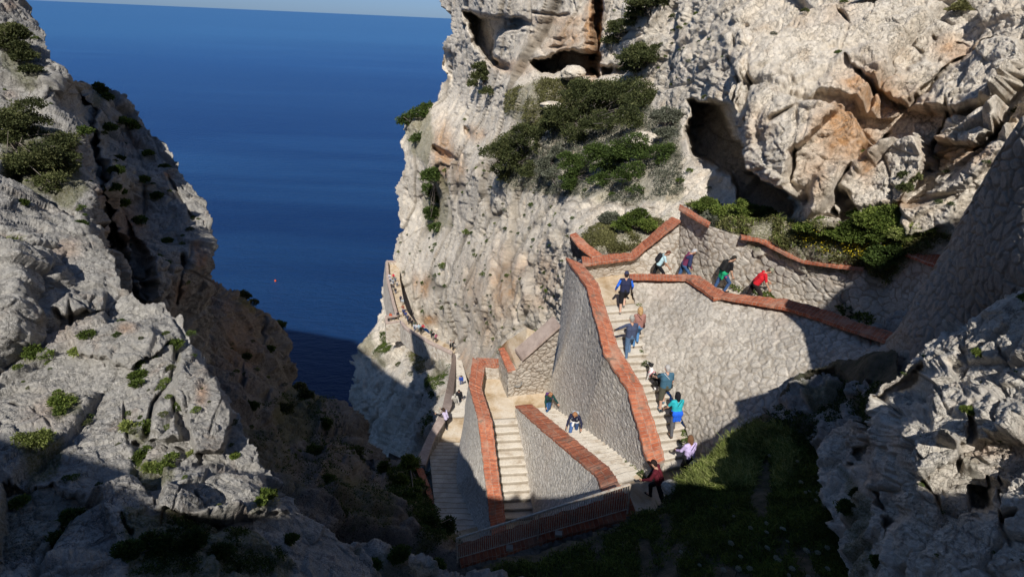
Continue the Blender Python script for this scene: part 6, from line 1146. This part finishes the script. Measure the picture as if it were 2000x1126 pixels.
# ---- ground cover nobody could count
def cover(label_name, surf, poly, n, size, mat_, rg, blades=False, clump=5, flat=.6, wid=.4, spread=1., lean=.25):
    us, vs2 = [p[0] for p in poly], [p[1] for p in poly]; U_ = rg.uniform(min(us), max(us), n*3); V_ = rg.uniform(min(vs2), max(vs2), n*3)
    nz_ = fbm(np.stack([U_/45, V_/45, 0*U_], -1), 3, 33); ok = inside(poly, U_, V_) & (nz_ > (-.28 if surf is not SL else -.36)+.25*rg.random(len(U_))); U_, V_ = U_[ok][:n], V_[ok][:n]
    Ps, Ns, Ss = [], [], []
    i = np.clip(np.round((U_-surf['u0'])/surf['step']).astype(int), 0, surf['P'].shape[1]-1); j = np.clip(np.round((V_-surf['v0'])/surf['step']).astype(int), 0, surf['P'].shape[0]-1)
    P = surf['P'][j, i]; nn_ = surf['n'][j, i]; z = P@fw
    if blades:
        P = np.repeat(P, clump, 0); z = np.repeat(z, clump); P = P+rg.normal(size=P.shape)*(z/FPX*spread*3)[:, None]*[1, 1, .2]; L = size*z/FPX*rg.uniform(.5, 1.4, len(P)); d = rg.normal(size=P.shape)*lean; d[:, 2] = 1; d /= np.linalg.norm(d, axis=1, keepdims=True)
        s = np.cross(d, rg.normal(size=P.shape)); s /= np.linalg.norm(s, axis=1, keepdims=True); w = (z/FPX*.85)[:, None]; bend = rg.normal(size=P.shape)*[1, 1, 0]; bend[:, 2] = -.35; L = L[:, None]
        V = np.stack([P-s*w, P+s*w, P+d*L*.55+s*w*.8, P+d*L*.55-s*w*.8, P+d*L*.9+bend*L*.3+s*w*.25, P+d*L*.9+bend*L*.3-s*w*.25], 1).reshape(-1, 3); b6 = np.arange(len(P))*6
        F = np.concatenate([np.stack([b6, b6+1, b6+2, b6+3], 1), np.stack([b6+3, b6+2, b6+4, b6+5], 1)]); tone = np.repeat(rg.uniform(.1, 1, len(P)), 6)*np.tile([.4, .4, .9, .9, 1, 1], len(P))
    else:
        P = np.repeat(P, clump, 0); z = np.repeat(z, clump); d = rg.normal(size=P.shape)+np.repeat(nn_, clump, 0); d[:, 2] = np.abs(d[:, 2]); d /= np.linalg.norm(d, axis=1, keepdims=True); sc_ = np.repeat(rg.uniform(.4, 1.5, len(nn_)), clump)
        P = P+d*(z/FPX*size*spread*sc_)[:, None]*[1, 1, flat]; L = size*z/FPX*.8; V, F = leaf_quads(P, d, L, L*wid, rg); tone = np.repeat(np.clip(rg.uniform(0, .9, len(P))*(.5+.5*sc_/1.5), 0, 1), 4)
    o = mesh_np(label_name, V, F, mat_, attrs=dict(tone=tone)); return o
rg = np.random.default_rng(3)
def stuff(o, lab, cat): tag(o, lab, cat, kind='stuff'); return o
SLp = [(960, 1110), (1100, 1080), (1240, 1020), (1290, 1010), (1312, 950), (1345, 930), (1380, 905), (1440, 862), (1520, 830), (1580, 860), (1640, 900), (1700, 960), (1710, 1130), (960, 1130)]
lit = [(1318, 950), (1345, 928), (1380, 903), (1440, 858), (1490, 830), (1540, 850), (1550, 900), (1530, 935), (1330, 960)]
stuff(cover('grass', SL, SLp, 6500, 13, GRN, rg, True, 5, lean=.45), 'dark grass over the shaded slope at the lower right', 'grass')
stuff(cover('ground_cover', SL, SLp, 9000, 6, GRN, rg, False, 6, spread=1.1), 'low leafy herbs over the shaded slope', 'ground cover')
stuff(cover('grass', SL, lit, 3600, 19, GRS, rg, True, 5, lean=.35), 'long sunlit grass beside the foot of the upper steps', 'grass')
stuff(cover('ground_cover', SL, lit, 2200, 7, GRN, rg, False, 6), 'sunlit leafy herbs beside the foot of the upper steps', 'ground cover')
stuff(cover('ground_cover', SL, [(1480, 830), (1560, 760), (1640, 740), (1740, 760), (1700, 900), (1600, 900)], 1800, 6, DRK, rg, False, 6), 'dark weeds at the foot of the curved wall', 'ground cover')
strip = [(1340, 396), (1400, 405), (1440, 412), (1500, 420), (1560, 440), (1640, 455), (1700, 455), (1760, 470), (1850, 462), (1800, 490), (1760, 505), (1735, 545), (1690, 518), (1640, 512), (1575, 500), (1540, 486), (1490, 460), (1445, 455), (1395, 445)]
stuff(cover('ground_cover', RC, strip, 3800, 6, OLV, rg, False, 7), 'mixed herbs in the strip above the back wall', 'ground cover')
stuff(cover('grass', RC, strip, 1300, 12, GRS, rg, True, 5, lean=.5), 'grass in the strip above the back wall', 'grass')
stuff(cover('ground_cover', RC, [(1135, 462), (1180, 430), (1260, 420), (1300, 432), (1245, 480), (1215, 492), (1165, 492)], 1500, 5, OLV, rg, False, 6), 'dry herbs in the planter above the top landing', 'ground cover')
stuff(cover('ground_cover', RC, [(990, 180), (1050, 150), (1150, 160), (1160, 195), (1120, 230), (1060, 250), (1010, 270), (985, 225)], 4200, 3.8, OLV, rg, False, 5), 'thin yellow green herbs over the bright terrace slope', 'ground cover')
stuff(cover('ground_cover', RC, [(960, 340), (1100, 240), (1240, 190), (1340, 250), (1330, 370), (1240, 395), (1100, 385), (1010, 370)], 6500, 4.2, GRY, rg, False, 5), 'grey green low scrub over the terrace', 'ground cover')
stuff(cover('ground_cover', RC, [(980, 690), (1000, 668), (1040, 642), (1060, 648), (1020, 680), (1010, 715)], 500, 5, GRN, rg, False, 6), 'green weeds in the planter by the buttress', 'ground cover')
stuff(cover('ground_cover', PR, [(745, 650), (765, 648), (768, 690), (748, 712), (735, 690)], 900, 3.2, GRN, rg, False, 5), 'green mat on the headland shoulder', 'ground cover')
stuff(cover('ground_cover', PR, [(850, 722), (884, 705), (870, 745), (842, 775), (835, 745)], 1100, 3.4, GRN, rg, False, 5), 'green mat below the outer parapet', 'ground cover')
stuff(cover('ground_cover', PR, [(800, 695), (868, 702), (860, 722), (815, 728)], 500, 3.2, OLV, rg, False, 5), 'dry herbs below the far parapet', 'ground cover')
stuff(cover('ground_cover', PR, [(828, 830), (845, 800), (852, 830), (828, 880)], 500, 3.6, GRN, rg, False, 5), 'green patch beside the lower parapet', 'ground cover')
stuff(cover('ground_cover', LM, [(755, 930), (800, 905), (828, 925), (850, 1000), (880, 1090), (800, 1110), (760, 1020)], 3600, 5, DRK, rg, False, 6), 'dense green cover on the bank beside the lower steps', 'ground cover')
stuff(cover('ground_cover', LM, [(560, 760), (640, 790), (700, 850), (740, 900), (740, 1050), (660, 1030), (580, 950), (500, 860), (520, 780)], 2200, 4.2, DRK, rg, False, 6), 'thin dark scrub cover in the gully', 'ground cover')
stuff(cover('ground_cover', LL, [(230, 1020), (430, 1035), (540, 1080), (560, 1126), (230, 1126)], 1500, 6, DRK, rg, False, 6), 'shaded weeds along the lower left edge', 'ground cover')
stuff(cover('grass', LL, [(0, 470), (30, 480), (60, 560), (60, 630), (30, 690), (0, 700)], 650, 16, GRS, rg, True, 5, lean=.5), 'grass tufts along the left edge of the near slabs', 'grass')
yv = []
for (poly, s_, n) in (([(1560, 462), (1690, 450), (1740, 440), (1760, 480), (1700, 500), (1600, 492)], RC, 900),):
    o = cover('yellow_flowers', s_, poly, n, 2.4, YEL, rg, False, 2, spread=5.5, wid=1.); stuff(o, 'yellow blossom scattered over the bushes above the back wall', 'flowers')
stuff(cover('yellow_flowers', LL, [(500, 990), (520, 955), (552, 950), (545, 975)], 110, 2.2, YEL, rg, False, 2, spread=4, wid=1.), 'yellow blossom on the mat at the tip of the near slabs', 'flowers')
# ---- wild carrot umbels on the slope
def umbel_parts(seed):
    r_ = np.random.default_rng(seed); mb = MB()
    for k in range(46):
        a = k*2.39996; r = math.sqrt(k/46)*.062; c_ = np.array([r*math.cos(a), r*math.sin(a), .30+.018*(1-(r/.062)**2)+r_.uniform(-.004, .004)]); q = .0095
        mb.add([c_+[q, 0, 0], c_+[0, q, 0], c_+[-q, 0, 0], c_+[0, -q, 0], c_+[0, 0, q]], [(0, 1, 4), (1, 2, 4), (2, 3, 4), (3, 0, 4), (3, 2, 1, 0)])
    h = mb.build('flower_head', WHT, smooth=True); mb = MB(); mb.tube([(0, 0, -.05), (.01, 0, .15), (0, 0, .29)], .006, 5); s = mb.build('stem', GRS)
    for k in range(1): pass
    hm, sm = h.data, s.data; bpy.data.objects.remove(h); bpy.data.objects.remove(s); return hm, sm
UM = umbel_parts(1)
zc = [(470, 763), (385, 680), (370, 665), (410, 690), (535, 850), (515, 815), (555, 880), (590, 943), (355, 935), (415, 975), (430, 995), (355, 972), (390, 1030), (397, 1055), (343, 1018), (260, 1050), (223, 1012), (490, 1048), (447, 1102), (575, 1000), (670, 1042), (535, 832), (470, 690), (430, 1100), (575, 1102), (505, 1118), (195, 1108), (505, 812), (600, 855), (310, 960), (550, 1030), (640, 895), (685, 912), (620, 975), (300, 1085), (250, 1090), (700, 1090), (120, 1080), (60, 1030), (240, 900)]
for i, (a, b_) in enumerate(zc):
    u, v = a/1.859+1300, b_/1.859+520; p, nn_ = on(SL, u, v+14); r_ = empty('wild_carrot_flower', p, 'round white wild carrot flower head on the shaded slope', 'flower', 'white wild carrot flowers on the slope')
    s = rg.uniform(.5, .9)
    for nm, me in zip(('flower_head', 'stem'), UM): o = bpy.data.objects.new(nm, me); C.objects.link(o); o.parent = r_
    r_.scale = (s,)*3; r_.rotation_euler = (rg.uniform(-.3, .1), rg.uniform(-.2, .2), rg.uniform(0, 6))
# weeds in the joints of the steps
for i, (u, v, e, s) in enumerate([(1262, 712, -11.35, .16), (1254, 690, -11.2, .14), (1250, 600, -10.6, .2), (1258, 640, -10.9, .14), (1333, 770, -12., .12), (1340, 850, -12.7, .2), (1337, 865, -12.8, .16), (1190, 883, -14.6, .14), (1202, 892, -14.3, .14), (1214, 901, -14.1, .12), (1228, 908, -13.8, .17), (1239, 918, -13.5, .16), (1257, 928, -13.2, .18), (1162, 862, -15.4, .13), (1145, 850, -15.9, .12), (1310, 533, -10.2, .3), (1420, 553, -9.7, .35), (1440, 562, -9.6, .3), (1485, 575, -9.4, .28), (1500, 580, -9.35, .25), (1390, 548, -9.8, .2), (1660, 612, -8.7, .4), (1690, 625, -8.5, .35)]):
    o = bpy.data.objects.new('weed', TM[4 if i % 3 else 1]); C.objects.link(o); o.location = Vector(E(u, v, e).tolist()); o.scale = (s, s, s*.9); o.rotation_euler[2] = i; tag(o, 'green weed growing in the joint between steps or path and wall', 'plant', 'weeds along the foot of the stair walls')
# loose boulders
def boulder(label, p, r, mat_, seed, sq=(1, 1, .8)):
    n = 40; th, ph_ = np.meshgrid(np.linspace(0, math.pi, n), np.linspace(0, 2*math.pi, n, endpoint=False), indexing='ij'); d = np.stack([np.sin(th)*np.cos(ph_), np.sin(th)*np.sin(ph_), np.cos(th)], -1)
    pl, e, _ = facet(d*1.2, .8, seed); rr2 = r*(1+.16*pl+.10*fbm(d*2, 5, seed)-.08*(1-ss(0, .08, e))); V = d*rr2[..., None]*sq; id_ = np.arange(n*n).reshape(n, n)
    F = np.stack([id_[:-1], id_[1:], np.roll(id_, -1, 1)[1:], np.roll(id_, -1, 1)[:-1]], -1).reshape(-1, 4); z_ = np.zeros(n*n)
    o = mesh_np('boulder', V.reshape(-1, 3), F, mat_, smooth=True, attrs=dict(stain=z_, cav=z_, green=z_)); o.location = Vector(np.asarray(p, float).tolist()); return tag(o, label, 'boulder')
pq = on(RC, 1118, 148)[0]; boulder('pale boulder lying under the overhang', pq+[0, 0, .3], 1.0, ROCK_WARM, 1, (1.2, 1, .7))
pq = on(RC, 1258, 282)[0]; boulder('pale rock poking out among the terrace bushes', pq, 1.0, ROCK_WARM, 2, (1.3, 1, .8))
pq = on(RC, 1085, 205)[0]; boulder('slanting pale rock slab above the big juniper', pq, .9, ROCK_WARM, 3, (1.6, 1, .5))
boulder('white rock at the corner of the grassy bank', D(1312, 952, 13.3), .22, ROCK_WARM, 4, (1.2, 1, .9))
boulder('grey boulder at the shaded end of the upper path', E(1748, 655, -7.9)+[0, 0, .25], .45, ROCK_GREY, 5, (.8, 1, 1.2))
boulder('pale broken rock beside the path where it meets the grey wall', E(1716, 652, -8.2)+[0, 0, .1], .3, ROCK_GREY, 6)
# buoy
mb = MB(); bp = E(538, 549, SEA); b_ = MB()
for k in range(7): pass
V, F = blob([((0, 0, .2), (0, 0, .35), .5, .45)], .1, .02); me = bpy.data.meshes.new('float'); me.from_pydata(V.tolist(), [], [tuple(int(q) for q in f) for f in F]); me.materials.append(CM('paint', (.75, .10, .02))); me.polygons.foreach_set('use_smooth', [True]*len(F))
r_ = empty('buoy', bp, 'tiny orange buoy floating alone on the dark blue sea', 'buoy'); o = bpy.data.objects.new('float', me); C.objects.link(o); o.parent = r_
mb = MB(); mb.tube([(0, 0, .6), (0, 0, 1.1)], .07, 8); mb.build('mast', CM('paint', (.75, .10, .02)), r_)
